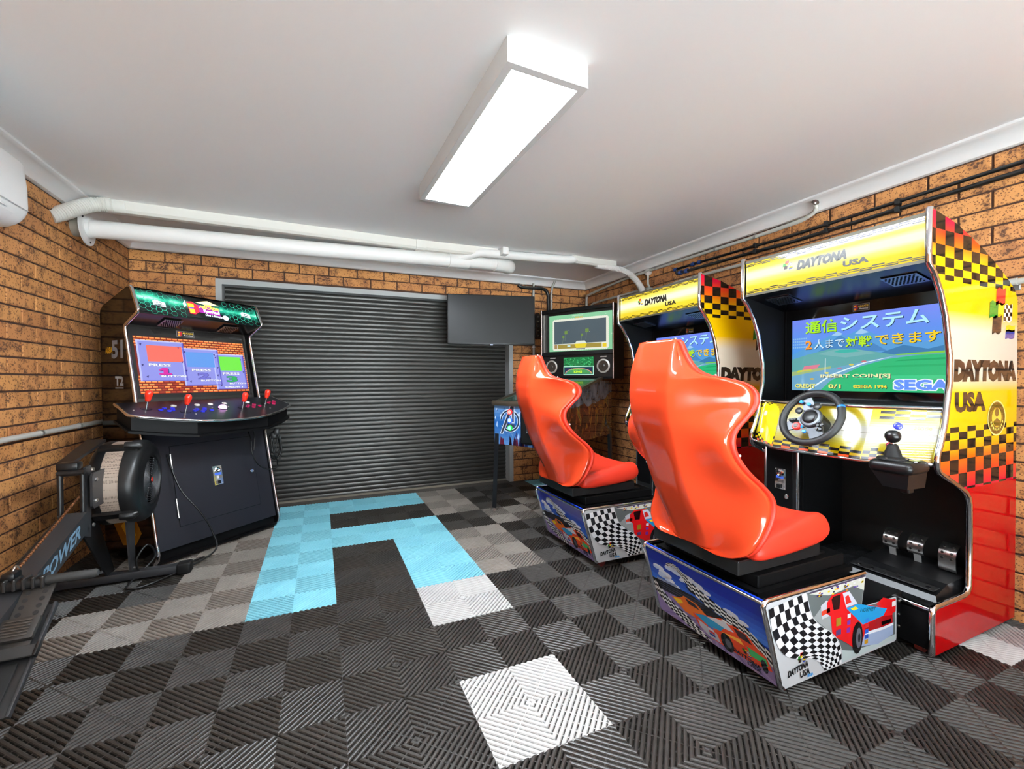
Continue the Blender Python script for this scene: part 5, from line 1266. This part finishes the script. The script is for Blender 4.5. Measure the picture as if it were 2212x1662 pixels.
# ================================================================ PINBALL MACHINE (local: x along the front, +y to the back)
PB = thing('pinball_machine', 'pinball machine with a green backbox screen standing in the back right corner', 'pinball machine', (.904, 2.324, 0), math.radians(-60.52))
PW, PL = .56, 1.157
m_rail = mat('brown_steel_rail', (118,104,88), 0.35, .8)
m_pside, nt, b = new_mat('pinball_side_art', 0.05)
b.inputs['Coat Weight'].default_value = .25; b.inputs['Coat Roughness'].default_value = .02
tc = nt.nodes.new('ShaderNodeTexCoord'); mp = node(nt, 'ShaderNodeMapping'); mp.inputs['Scale'].default_value = (1, 1, .55); nt.links.new(tc.outputs['Object'], mp.inputs['Vector'])
n1 = node(nt, 'ShaderNodeTexNoise', Scale=10.0, Detail=4.0, Roughness=.7, Distortion=.8); nt.links.new(mp.outputs[0], n1.inputs['Vector'])
n2 = node(nt, 'ShaderNodeTexNoise', Scale=3.2, Detail=2.0); nt.links.new(tc.outputs['Object'], n2.inputs['Vector'])
sx = nt.nodes.new('ShaderNodeSeparateXYZ'); nt.links.new(tc.outputs['Object'], sx.inputs[0])
art = ramp_n(nt, n1.outputs['Fac'], [(0.30, S(18,14,12)), (0.42, S(48,28,16)), (0.50, S(90,26,14)), (0.56, S(104,70,22)), (0.62, S(60,66,24)), (0.70, S(40,60,74)), (0.80, S(120,110,100))])
grey = ramp_n(nt, n1.outputs['Fac'], [(0.35, S(40,40,46)), (0.6, S(96,94,98))])
hmask = math_n(nt, 'GREATER_THAN', math_n(nt, 'ADD', sx.outputs['Z'], math_n(nt, 'MULTIPLY', n2.outputs['Fac'], .25)), math_n(nt, 'MULTIPLY_ADD', sx.outputs['Y'], .10, .97))
nt.links.new(mix_n(nt, hmask, art, grey), b.inputs['Base Color'])
psec = [(0, .577), (PL, .585), (PL, 1.10), (.90, 1.115), (0, .915)]
mb = MB(); mb.prism(psec, lambda p, t: (t, p[0], p[1]), 0, PW, 0, cap0=False, cap1=False)
for x in (0, PW): mb.add([(x, p[0], p[1]) for p in psec], [list(range(5))], 1)
body = mb.build('cabinet_body', [BLACK, m_pside], PB)
for x in (.004, PW-.004): 
    mb = MB(); mb.prism([(-.008, .918), (.93, 1.125), (.93, 1.147), (-.008, .940)], lambda p, t: (t, p[0], p[1]), x-.016, x+.016); mb.build('side_rail', m_rail, PB)
mb = MB(); mb.rbox(-.012, PW+.012, -.030, .03, .905, .948, .008, 2); mb.build('lockdown_bar', m_rail, PB, smooth=30)
glass = mat('playfield_glass', (120,160,140), 0.03); glass.node_tree.nodes['Principled BSDF'].inputs['Transmission Weight'].default_value = .85
mb = MB(); mb.add([(.02, .03, .938), (PW-.02, .03, .938), (PW-.02, .925, 1.136), (.02, .925, 1.136)], [(0,1,2,3)]); mb.build('top_glass', glass, PB, recalc=False)
P = Print((.02, .03, .905), (1, 0, 0), Vector((0, .895, .199)).normalized())
FWp, FL_ = PW-.04, .917
P.rect(0, 0, FWp, FL_, (10,26,22), 0)
for v0 in (.06, .30, .52, .70): P.rect(.05, v0, FWp-.05, v0+.10, (16,60,50), 1); P.rect(.07, v0+.015, FWp-.07, v0+.085, (10,22,34), 2)
for (x0, x1, y0, y1) in ((.03, FWp-.03, .83, .84), (.03, FWp-.03, .66, .668), (.03, .038, .66, .84), (FWp-.038, FWp-.03, .66, .84), (.06, FWp-.06, .48, .486)): P.rect(x0, y0, x1, y1, (80,230,180), 3)
P.text('KING', FWp*.42, .72, FWp*.68, .79, (110,220,40), 4, .05)
P.poly([(FWp*.6,.70),(FWp*.86,.79),(FWp*.88,.78),(FWp*.62,.69)], (120,70,30), 4); P.disc(FWp*.88, .79, .018, .018, (236,160,30), 5, 14)
for k in range(6): P.disc(FWp*(.2+.12*k), .58+.02*(k % 2), .012, .012, (60,200,150), 4, 10)
pf = P.build('playfield_screen', PB, mode='emit', es=.7)
# front art: ringed letter emblem on blue, lit buttons, coin door
P = Print((0, 0, .577), (1, 0, 0), (0, 0, 1))
hgt = .33
for i in range(10): P.rect(0, hgt*i/10, PW, hgt*(i+1)/10, lerp3((30,90,160), (120,150,190), abs(i-5)/5 if i > 5 else (5-i)/9), 0)
rr = random.Random(5)
for i in range(60):
    x, z = rr.random()*PW*.96, .03+rr.random()*(hgt-.05); s_ = .008+rr.random()*.016
    P.poly([(x, z), (x+s_*.6, z+s_*1.6), (x+s_, z+s_*.6), (x+s_*.7, z-s_*.8)], rr.choice([(150,180,214), (60,100,160), (190,206,226), (40,60,110), (90,130,180)]), 1)
for i in range(26):
    x = rr.random()*PW*.95; P.poly([(x, .0), (x+.010, .055+rr.random()*.03), (x+.022, .05), (x+.03, .0)], rr.choice([(30,24,50), (60,30,60), (28,40,90), (20,20,30), (90,30,50)]), 2)
cx, cz = .165, .205
P.ring(cx, cz, .105, .098, .026, (196,214,236), 3, 30, -150, 175); P.ring(cx, cz, .098, .091, .014, (40,50,66), 4, 30, -150, 175)
P.poly([(cx-.105,cz-.115),(cx+.005,cz+.13),(cx+.05,cz+.13),(cx+.05,cz-.02),(cx+.02,cz-.02),(cx+.018,cz+.07),(cx-.07,cz-.115)], (200,212,228), 5); P.poly([(cx-.095,cz-.108),(cx+.010,cz+.122),(cx+.043,cz+.122),(cx+.043,cz-.012),(cx+.027,cz-.012),(cx+.024,cz+.085),(cx-.075,cz-.108)], (52,56,70), 6)
P.poly([(cx-.03,cz-.03),(cx+.05,cz-.03),(cx+.05,cz-.055),(cx-.04,cz-.055)], (60,60,76), 6)
fa = P.build('front_print', body, rough=.15)
for z, c, em in ((.855, (226,40,40), (255,120,110)), (.785, (40,90,230), (140,180,255)), (.722, (30,180,70), (110,255,150))):
    bt = MB().lathe([(.024, 0), (.024, .006), (.018, .009)], (.170, -.0035, z), (0, -1, 0), 20).build('lit_button', mat('pin_ring_%d' % c[0], c, .25, emit=c, es=.7), PB, smooth=40)
    MB().lathe([(.017, .002), (.016, .012), (0, .014)], (.170, -.0035, z), (0, -1, 0), 18).build('lens', mat('pin_lens_%d' % c[0], em, .3, emit=em, es=1.6), bt, smooth=60)
cdp = MB().rbox(.285, .475, -.016, .0, .60, .865, .014, 3).build('coin_door', BLACKM, PB, smooth=30)
coin_mech(cdp, (.345, -.016, .69), (1, 0, 0), (0, 0, 1), (0, -1, 0), (0,0,0), .07, .11)
for (x, y, dx, dy) in ((.005, .005, -.012, -.03), (PW-.005, .005, .012, -.03), (.005, PL-.005, -.012, .02), (PW-.005, PL-.005, .012, .02)):
    a = Vector((x, y, .70)); c = Vector((x+dx, y+dy, .03)); sgx = 1 if x < .2 else -1; sgy = 1 if y < .2 else -1
    mb = MB()
    for (w, t_) in ((.042*sgx, None), (None, .042*sgy)):
        p, q_ = (a.copy(), c.copy())
        if w is not None: v = [p, p+Vector((w,0,0)), p+Vector((w,-.004*sgy,0)), p+Vector((0,-.004*sgy,0))]; v2 = [q_, q_+Vector((w,0,0)), q_+Vector((w,-.004*sgy,0)), q_+Vector((0,-.004*sgy,0))]
        else: v = [p, p+Vector((0,t_,0)), p+Vector((-.004*sgx,t_,0)), p+Vector((-.004*sgx,0,0))]; v2 = [q_, q_+Vector((0,t_,0)), q_+Vector((-.004*sgx,t_,0)), q_+Vector((-.004*sgx,0,0))]
        mb.add(v+v2, [(0,1,2,3),(7,6,5,4)]+[(i, (i+1) % 4, 4+(i+1) % 4, 4+i) for i in range(4)])
    lg = mb.build('leg', mat('leg_black', (34,35,38), .35, .4), PB)
    MB().lathe([(.016, 0), (.017, .012), (.008, .016), (.008, .05)], (c.x+.012*sgx, c.y+.012*sgy, .0), (0, 0, 1), 14).build('levelling_foot', STEEL, lg, smooth=40)
    for z in (.655, .615): MB().lathe([(.007, 0), (.006, .005), (0, .006)], (x-.005*sgx, y+.012*sgy-.002, z), (-sgx, 0, 0), 10).build('leg_bolt', mat('brass', (190,160,90), .3, 1.0), lg, smooth=40)
# backbox
bx0, bx1, by0, by1, bz0, bz1 = -.128, .688, .932, 1.16, 1.131, 1.843
bb = MB()
for x in (bx0, bx1-.018): bb.box(x, x+.018, by0, by1, bz0, bz1)
bb.box(bx0, bx1, by1-.015, by1, bz0, bz1); bb.box(bx0, bx1, by0+.02, by1, bz1-.02, bz1); bb.box(bx0, bx1, by0+.02, by1, bz0, bz0+.02)
bb = bb.build('backbox', BLACK, PB)
MB().box(bx0+.018, bx1-.018, by0+.030, by0+.05, bz0+.02, bz1-.02).build('backbox_board', mat('bb_board', (16,14,13), .35), bb)
for x in (bx0+.009, bx1-.009): MB().tube([(x, by0-.002, bz0), (x, by0-.002, bz1)], .010, 8).build('chrome_trim', mat('bb_trim', (170,150,146), .2, 1.0), bb, smooth=50)
MB().prism([(by0-.012, bz1-.035), (by0+.03, bz1-.035), (by0+.03, bz1-.005), (by0-.002, bz1-.005)], lambda p, t: (t, p[0], p[1]), bx0+.02, bx1-.02).build('top_rail', BLACKP, bb)
MB().prism([(by0-.004, 1.372), (by0+.03, 1.372), (by0+.03, 1.402), (by0+.006, 1.402)], lambda p, t: (t, p[0], p[1]), bx0+.018, bx1-.018).build('mid_rail', BLACKP, bb)
for i, x in enumerate((bx0+.022, bx0+.048, bx0+.066)): MB().box(x, x+(.022 if i < 2 else .012), by0+.016, by0+.03, 1.402, bz1-.05).build('reflection_strip', mat('strip_%d' % i, ((150,150,146), (96,96,92), (60,60,58))[i], .3, .6), bb)  # reflection beside the screen, put in as three grey strips
P = Print((bx0, by0+.030, 0), (1, 0, 0), (0, 0, 1), eps=.0004)
g1 = (132,196,152)
P.rect(.086, 1.409, .786, 1.778, g1, 0)
x0, x1, z0, z1 = .140, .735, 1.432, 1.722
for k in range(30):
    for z in (z0-.008, z1+.008): P.disc(x0+(x1-x0)*(k+.5)/30, z, .0105, .0085, (222,224,208), 1, 10)
for k in range(16):
    for x in (x0-.006, x1+.006): P.disc(x, z0+(z1-z0)*(k+.5)/16, .0085, .0105, (222,224,208), 1, 10)
P.rect(x0-.006, z0-.008, x1+.006, z1+.008, (222,224,208), 1); P.rect(x0+.006, z0+.052, x1-.014, z1-.008, (78,92,100), 2); P.rect(x0+.050, z0+.004, x1-.060, z0+.046, (156,138,64), 2)
P.poly([(.40,z0+.006),(.50,z0+.006),(.52,z0+.048),(.38,z0+.048)], (222,200,50), 3); P.poly([(.385,z0+.048),(.515,z0+.048),(.495,z0+.075),(.405,z0+.075)], (214,222,210), 4); P.rect(.30, z0+.02, .335, z0+.036, (190,220,226), 3)
P.rect(x0+.008, z0+.004, x0+.042, z0+.046, (160,130,90), 2); P.rect(x1-.052, z0+.004, x1-.010, z0+.040, (224,196,50), 2); P.rect(.40, z0-.010, .50, z0+.002, (120,130,130), 5)
for (cx, cz, s_) in ((.285,1.598,.020), (.255,1.555,.014), (.52,1.605,.022), (.465,1.565,.015)):
    for a in (45, 135, 225, 315): P.disc(cx+s_*.55*math.cos(math.radians(a)), cz+s_*.55*math.sin(math.radians(a)), s_*.52, s_*.52, (110,140,70), 4, 10)
    P.poly([(cx-.001, cz), (cx+.001, cz), (cx-.012, cz-.085), (cx-.014, cz-.085)], (130,150,120), 3)
for (x, z) in ((.19,1.745), (.72,1.752), (.16,1.50), (.32,1.62), (.55,1.59), (.78,1.56)): P.disc(x, z, .003, .003, (236,246,236), 6, 8)
P.text('Leprechaun', .355, 1.752, .475, 1.772, (206,224,206), 3, .01); P.text('KING', .39, 1.733, .478, 1.751, (206,180,90), 3, .05)
P.build('backglass_screen', bb, mode='emit', es=.9)
P = Print((bx0, by0+.030, 0), (1, 0, 0), (0, 0, 1), eps=.0004)
P.rect(.256, 1.168, .590, 1.345, (30,120,66), 0)
for i in range(120): P.disc(.262+rr.random()*.322, 1.262+rr.random()*.078, .007, .005, rr.choice([(40,150,80), (20,100,50), (80,180,110), (50,170,100), (16,80,44)]), 1+i % 3, 8)
P.rect(.256, 1.168, .590, 1.256, (196,250,226), 4); P.rect(.262, 1.174, .584, 1.250, (20,120,84), 5); P.rect(.268, 1.180, .578, 1.244, (34,40,72), 6)
for r_, c in ((1.0,(206,160,90)), (.93,(90,120,160)), (.87,(70,150,80))): P.disc(.423, 1.181, .150*r_, .055*r_, c, 7+int((1-r_)*20), 22, 0, 180)
P.text('Leprechaun', .345, 1.214, .47, 1.234, (150,220,60), 12, .02); P.text('KING', .375, 1.188, .465, 1.212, (190,236,40), 12, .05)
P.build('score_screen', bb, mode='emit', es=.95)
for x in (bx0+.115, bx0+.692):
    sp = MB().lathe([(.068, 0), (.068, .006), (.056, .010), (.052, .006)], (x, by0+.0295, 1.253), (0, -1, 0), 28, caps=False).build('speaker', mat('speaker_ring', (206,204,198), .35, .6), bb, smooth=40)
    MB().lathe([(.051, .005), (.030, -.004), (.024, .002), (.012, .008), (0, .009)], (x, by0+.0295, 1.253), (0, -1, 0), 28).build('cone', mat('speaker_cone', (52,44,38), .3), sp, smooth=60)
P = Print((bx0, by0+.030, 0), (1, 0, 0), (0, 0, 1))
P.text('SOUND', .095, 1.337, .165, 1.349, (206,196,190), 1, .06, .3); P.text('SOUND', .66, 1.337, .73, 1.349, (206,196,190), 1, .06, .3)
P.build('speaker_lettering', bb)

# ================================================================ TELEVISION, POWER BOARD
tv = thing('television', 'black flat television swung out on a bracket over the roller door corner', 'television', (1.139, 2.9885, 1.48), math.radians(-12.85))
MB().rbox(-.449, .449, -.012, .030, 0, .505, .006, 2).build('casing', BLACKP, tv, smooth=30)
MB().box(-.440, .440, -.0135, -.010, .016, .497).build('screen', mat('tv_screen', (24,23,22), 0.3, spec=.16), tv)
MB().rbox(-.02, .012, -.016, -.010, -.006, .004, .002, 1).build('logo_light', mat('tv_led', (190,200,214), .3, emit=(150,170,220), es=.6), tv)
MB().box(-.30, .30, .03, .065, .06, .36).build('rear_bulge', BLACKP, tv)
bk = MB(); bk.box(-.1, .1, .065, .075, .15, .35); bk.tube([(.0, .07, .25), (.05, .20, .25), (.0, .30, .25)], .018, 8); bk.build('wall_bracket', BLACKM, tv)
pbd = thing('power_board', 'black upright power board on the back wall between television and pinball backbox', 'power board', (1.806, 3.28, 1.58))
pth = [(x, z) for x, z in arc(0, .272, .030, 0, 180, 8)]+[(x, z) for x, z in arc(0, .030, .030, 180, 360, 8)]
MB().prism(pth, lambda p, t: (p[0], t, p[1]), -.025, .018).build('casing', BLACKG, pbd, smooth=40)
for k in range(5):
    s_ = MB().lathe([(.016, .025), (.016, .027), (0, .027)], (0, 0, .045+.053*k), (0, -1, 0), 16).build('socket', mat('socket', (30,30,31), .4), pbd, smooth=40)
    MB().box(-.006, .006, -.0285, -.027, .043+.053*k, .047+.053*k).build('socket_pins', mat('socket_pin', (170,150,110), .4, .8), s_)

# ================================================================ ROWING MACHINE
WO = (-1.50, 1.5, 0)
RW = thing('rowing_machine', 'dark grey air rowing machine standing along the left brick wall', 'rowing machine', WO)
m_rgrey = mat('rower_grey_steel', (48,48,50), 0.45, .3, bump=.1, bscale=300)
m_rblk = mat('rower_black', (18,18,19), 0.36, spec=.4)
fb = MB(WO).rbox(-1.79, -1.23, 1.925, 1.985, .012, .055, .006, 2).build('front_foot', m_rgrey, RW, smooth=30)
for x in (-1.80, -1.205): MB(WO).rbox(x-.035, x+.035, 1.918, 1.992, .0, .064, .012, 3).build('foot_cap', RUBBER, fb, smooth=40)
def plate(pts, x0, x1, nm, m, par): return MB(WO).prism(pts, lambda p, t: (t, p[0], p[1]), x0, x1).build(nm, m, par)
plate([(1.66, .37), (1.72, .40), (1.80, .44), (2.02, .05), (1.93, .05)], -1.556, -1.548, 'front_leg', m_rblk, RW)
plate([(1.90, .37), (2.01, .37), (2.01, .05), (1.95, .05)], -1.462, -1.452, 'front_leg', m_rgrey, RW)
for x in (-1.556, -1.448): MB(WO).lathe([(.006, -.004), (.006, .004)], (x, 1.985, .062), (1, 0, 0), 8).build('leg_bolt', STEEL, RW)
# sloping main beam
def BZ(y): return .515+(y-1.45)*.322
bm_ = MB(WO); bm_.loft([[(-1.545, y, BZ(y)), (-1.460, y, BZ(y)), (-1.460, y, BZ(y)-.095), (-1.545, y, BZ(y)-.095)] for y in (.30, 1.475)]); bm_ = bm_.build('main_beam', m_rgrey, RW)
P = Print((-1.460, 1.15, BZ(1.15)-.095), (0, .952, .306), (0, 0, 1), WO)
P.text('POWER', -.045, .018, .275, .080, (98,126,146), 1, .03, .25); P.build('beam_lettering', bm_, rough=.4)
MB(WO).tube([(-1.56, 1.50, .50), (-1.57, 1.0, .34), (-1.57, .5, .18)], .010, 8).build('cable_guide', m_rblk, bm_, smooth=40)
# uprights, hook frame, bracket, monitor arm
plate([(1.56, .39), (1.64, .36), (1.66, .70), (1.645, .715), (1.60, .71)], -1.520, -1.508, 'upright', m_rgrey, RW)
hf = MB(WO)
for a in (((-1.562, 1.50, .50), (-1.562, 1.50, .70)), ((-1.482, 1.50, .50), (-1.482, 1.50, .70))): hf.tube(a, .012, 8)
hf.tube([(-1.570, 1.50, .705), (-1.474, 1.50, .705)], .014, 8); hf.tube([(-1.570, 1.50, .505), (-1.474, 1.50, .505)], .014, 8); hf.build('handle_hook', m_rblk, RW, smooth=50)
MB(WO).rbox(-1.58, -1.50, 1.50, 1.56, .715, .752, .010, 2).build('monitor_pivot', m_rblk, RW, smooth=30)
ma = MB(WO); quad_slab([(-1.600, 1.56, .73), (-1.545, 1.56, .73), (-1.52, 1.86, .805), (-1.60, 1.86, .805)], .014, ma); ma.build('monitor_arm', m_rblk, RW)
bp_ = plate([(1.60, .52), (1.60, .665), (1.615, .68), (1.80, .68), (1.80, .505), (1.615, .505)], -1.495, -1.485, 'fan_bracket', m_rgrey, RW)
for y, z in ((1.635, .645), (1.635, .54), (1.60, .43), (1.60, .70)): MB(WO).lathe([(.010, 0), (.009, .006), (.004, .008), (0, .007)], (-1.485, y, z), (1, 0, 0), 10).build('bracket_bolt', STEEL, bp_, smooth=40)
# fan
FC = Vector((-1.458, 1.93, .57)); FRd = .226
fan = MB(WO).lathe([(FRd*.90, -.105), (FRd*.97, -.095), (FRd, -.075), (FRd, -.045)], FC, (1, 0, 0), 48).build('fan', m_rblk, RW, smooth=40); tag(fan, 'round air fan with a perforated band and spiral grille')
m_band, nt, b = new_mat('fan_band_mesh', 0.45)
b.inputs['Metallic'].default_value = .3
tc = nt.nodes.new('ShaderNodeTexCoord'); vo = node(nt, 'ShaderNodeTexVoronoi', {'feature': 'F1'}, Scale=170.0); vo.inputs['Randomness'].default_value = 0.0; nt.links.new(tc.outputs['Object'], vo.inputs['Vector'])
nt.links.new(ramp_n(nt, vo.outputs['Distance'], [(.28, S(70,58,50)), (.36, S(168,150,136))]), b.inputs['Base Color'])
MB(WO).lathe([(FRd*.985, -.046), (FRd*.985, .034)], FC, (1, 0, 0), 48, caps=False).build('perforated_band', m_band, fan, smooth=40)
MB(WO).lathe([(FRd*1.005, .033), (FRd*1.005, .060), (FRd*.99, .082), (FRd*.93, .100), (FRd*.80, .108), (FRd*.70, .109), (FRd*.66, .114), (FRd*.60, .114), (FRd*.585, .104)], FC, (1, 0, 0), 48, caps=False).build('fan_cover', m_rblk, fan, smooth=40)
MB(WO).lathe([(FRd*.60, .085), (0, .085)], FC, (1, 0, 0), 32).build('grille_back', mat('grille_dark', (8,8,9), .6), fan)
for k in range(11):
    r_ = FRd*(.575-.047*k)
    if r_ < .02: break
    MB(WO).tube([FC+Vector((.104, r_*math.cos(2*PI*i/36), r_*math.sin(2*PI*i/36))) for i in range(36)], .0026, 6, closed=True).build('grille_ring', mat('grille_grey', (46,46,48), .3), fan, smooth=60)
for k in range(8):
    a = PI*k/4+.25; MB(WO).tube([FC+Vector((.103, .02*math.cos(a), .02*math.sin(a))), FC+Vector((.103, FRd*.59*math.cos(a), FRd*.59*math.sin(a)))], .0026, 6).build('grille_spoke', mat('grille_grey'), fan, smooth=60)
hb = MB(WO).lathe([(.024, .098), (.024, .108), (.020, .111), (0, .112)], FC, (1, 0, 0), 20).build('fan_hub', m_rblk, fan, smooth=40)
MB(WO).lathe([(.013, .111), (.012, .114), (0, .115)], FC, (1, 0, 0), 16).build('hub_badge', mat('badge_red', (176,36,26), .4), hb, smooth=40)
for a in (math.radians(118), math.radians(218)):
    rings = []
    for da in (-.10, -.07, .07, .10):
        c_, s_ = math.cos(a+da), math.sin(a+da); up = 1.06 if abs(da) < .09 else 1.0
        rings.append([FC+Vector((x, FRd*rr_*c_, FRd*rr_*s_)) for x, rr_ in ((-.08, .97), (-.08, up), (.075, up), (.085, .97))])
    st_ = MB(WO).loft(rings).build('strap', BLACKP, fan, smooth=30)
    c_, s_ = math.cos(a), math.sin(a)
    MB(WO).tube([FC+Vector((.03, FRd*1.07*c_, FRd*1.07*s_)), FC+Vector((.08, FRd*1.06*c_, FRd*1.06*s_)), FC+Vector((.10, FRd*1.0*c_, FRd*1.0*s_))], [.020, .023, .012], 10).build('buckle', BLACKP, st_, smooth=50)
# chain, handle
ch = MB(WO); c0, c1 = Vector((-1.515, 1.56, .585)), Vector((-1.502, 1.05, .428))
N_ = 60
for i in range(N_):
    a, c_ = c0.lerp(c1, i/N_), c0.lerp(c1, (i+.8)/N_); w = .0055 if i % 2 else .0035
    ch.tube([a, c_], w, 6)
ch.build('chain', mat('chain_copper', (150,100,66), .4, .8), RW, smooth=40)
HY, HZ = 1.0, .397
hd = MB(WO).rbox(-1.615, -1.395, HY-.020, HY+.026, HZ-.022, HZ+.014, .010, 3).build('handle', BLACKP, RW, smooth=40); tag(hd, 'black ribbed rowing handle resting on the beam')
for k in range(9): MB(WO).rbox(-1.610+.0255*k, -1.600+.0255*k, HY-.026, HY+.028, HZ-.020, HZ+.022, .003, 1).build('handle_rib', mat('rib_plastic', (30,28,27), .4), hd)
for s_ in (-1, 1):
    MB(WO).tube([(-1.505+s_*.105, HY, HZ), (-1.505+s_*.15, HY, HZ), (-1.505+s_*.245, HY+.004, HZ-.002), (-1.505+s_*.253, HY+.004, HZ-.002)], [.016, .0165, .0165, .011], 14).build('handle_grip', mat('grip_foam', (34,33,32), .7), hd, smooth=40)
MB(WO).tube([Vector((-1.502, 1.045+.018*math.cos(2*PI*i/14), .428+.018*math.sin(2*PI*i/14))) for i in range(14)], .004, 8, closed=True).build('shackle', STEEL, hd, smooth=60)
MB(WO).rbox(-1.522, -1.482, HY-.005, HY+.045, HZ+.008, HZ+.040, .008, 2).build('swivel', BLACKP, hd, smooth=30)
# foot boards
fd = Vector((0, .78, .625)).normalized(); fn_ = Vector((0, -.625, .78)).normalized()
def FP(x, s_, h): return Vector((x, .72, .135))+Vector((0, 0, 0))+fd*s_+fn_*h
for sx_, x0, x1 in ((1, -1.470, -1.350), (-1, -1.655, -1.535)):
    def slab(xa, xb, s0, s1, h0, h1, nm, m, par, bev=.006):
        mb = MB(WO); M_ = Matrix(((1, 0, 0), (0, fd.y, fn_.y), (0, fd.z, fn_.z))).to_4x4(); M_.translation = Vector((0, .72, .135))
        mb.rbox(xa, xb, s0, s1, h0, h1, bev, 2, M=M_); return mb.build(nm, m, par, smooth=30)
    bd = slab(x0, x1, -.06, .30, -.006, .006, 'foot_board', m_rblk, RW)
    slab(x1-.006, x1+.004, -.06, .30, -.006, .014, 'board_edge', m_rgrey, bd, .002)
    slab(x0+.012, x1-.02, .13, .395, .010, .018, 'flex_plate', mat('flex_plate', (46,42,39), .45), bd, .004)
    for k in range(5):
        for xx in (x0+.032, x1-.042):
            MB(WO).lathe([(.008, .0165), (.008, .0190)], FP(xx, .265+.026*k, 0), fn_, 12).build('adjust_hole', mat('hole_dark', (14,13,12), .7), bd)
    hc = slab(x0+.002, x1-.012, .165, .245, .018, .040, 'heel_cup', mat('heel_cup', (36,32,29), .45), bd, .008)
    for k in range(6): slab(x0+.018, x1-.03, .178+.010*k, .182+.010*k, .040, .043, 'cup_rib', mat('heel_rib', (60,53,47), .45), hc, .001)
    slab(x0-.04, x1+.015, .105, .145, .026, .036, 'strap', mat('webbing', (30,27,25), .8), bd, .004)
    slab(x1+.008, x1+.018, .102, .150, .022, .042, 'strap_buckle', BLACKP, bd, .003)
    slab(x0+.004, x1-.03, -.05, .10, .006, .014, 'heel_rest', RUBBER, bd, .004)
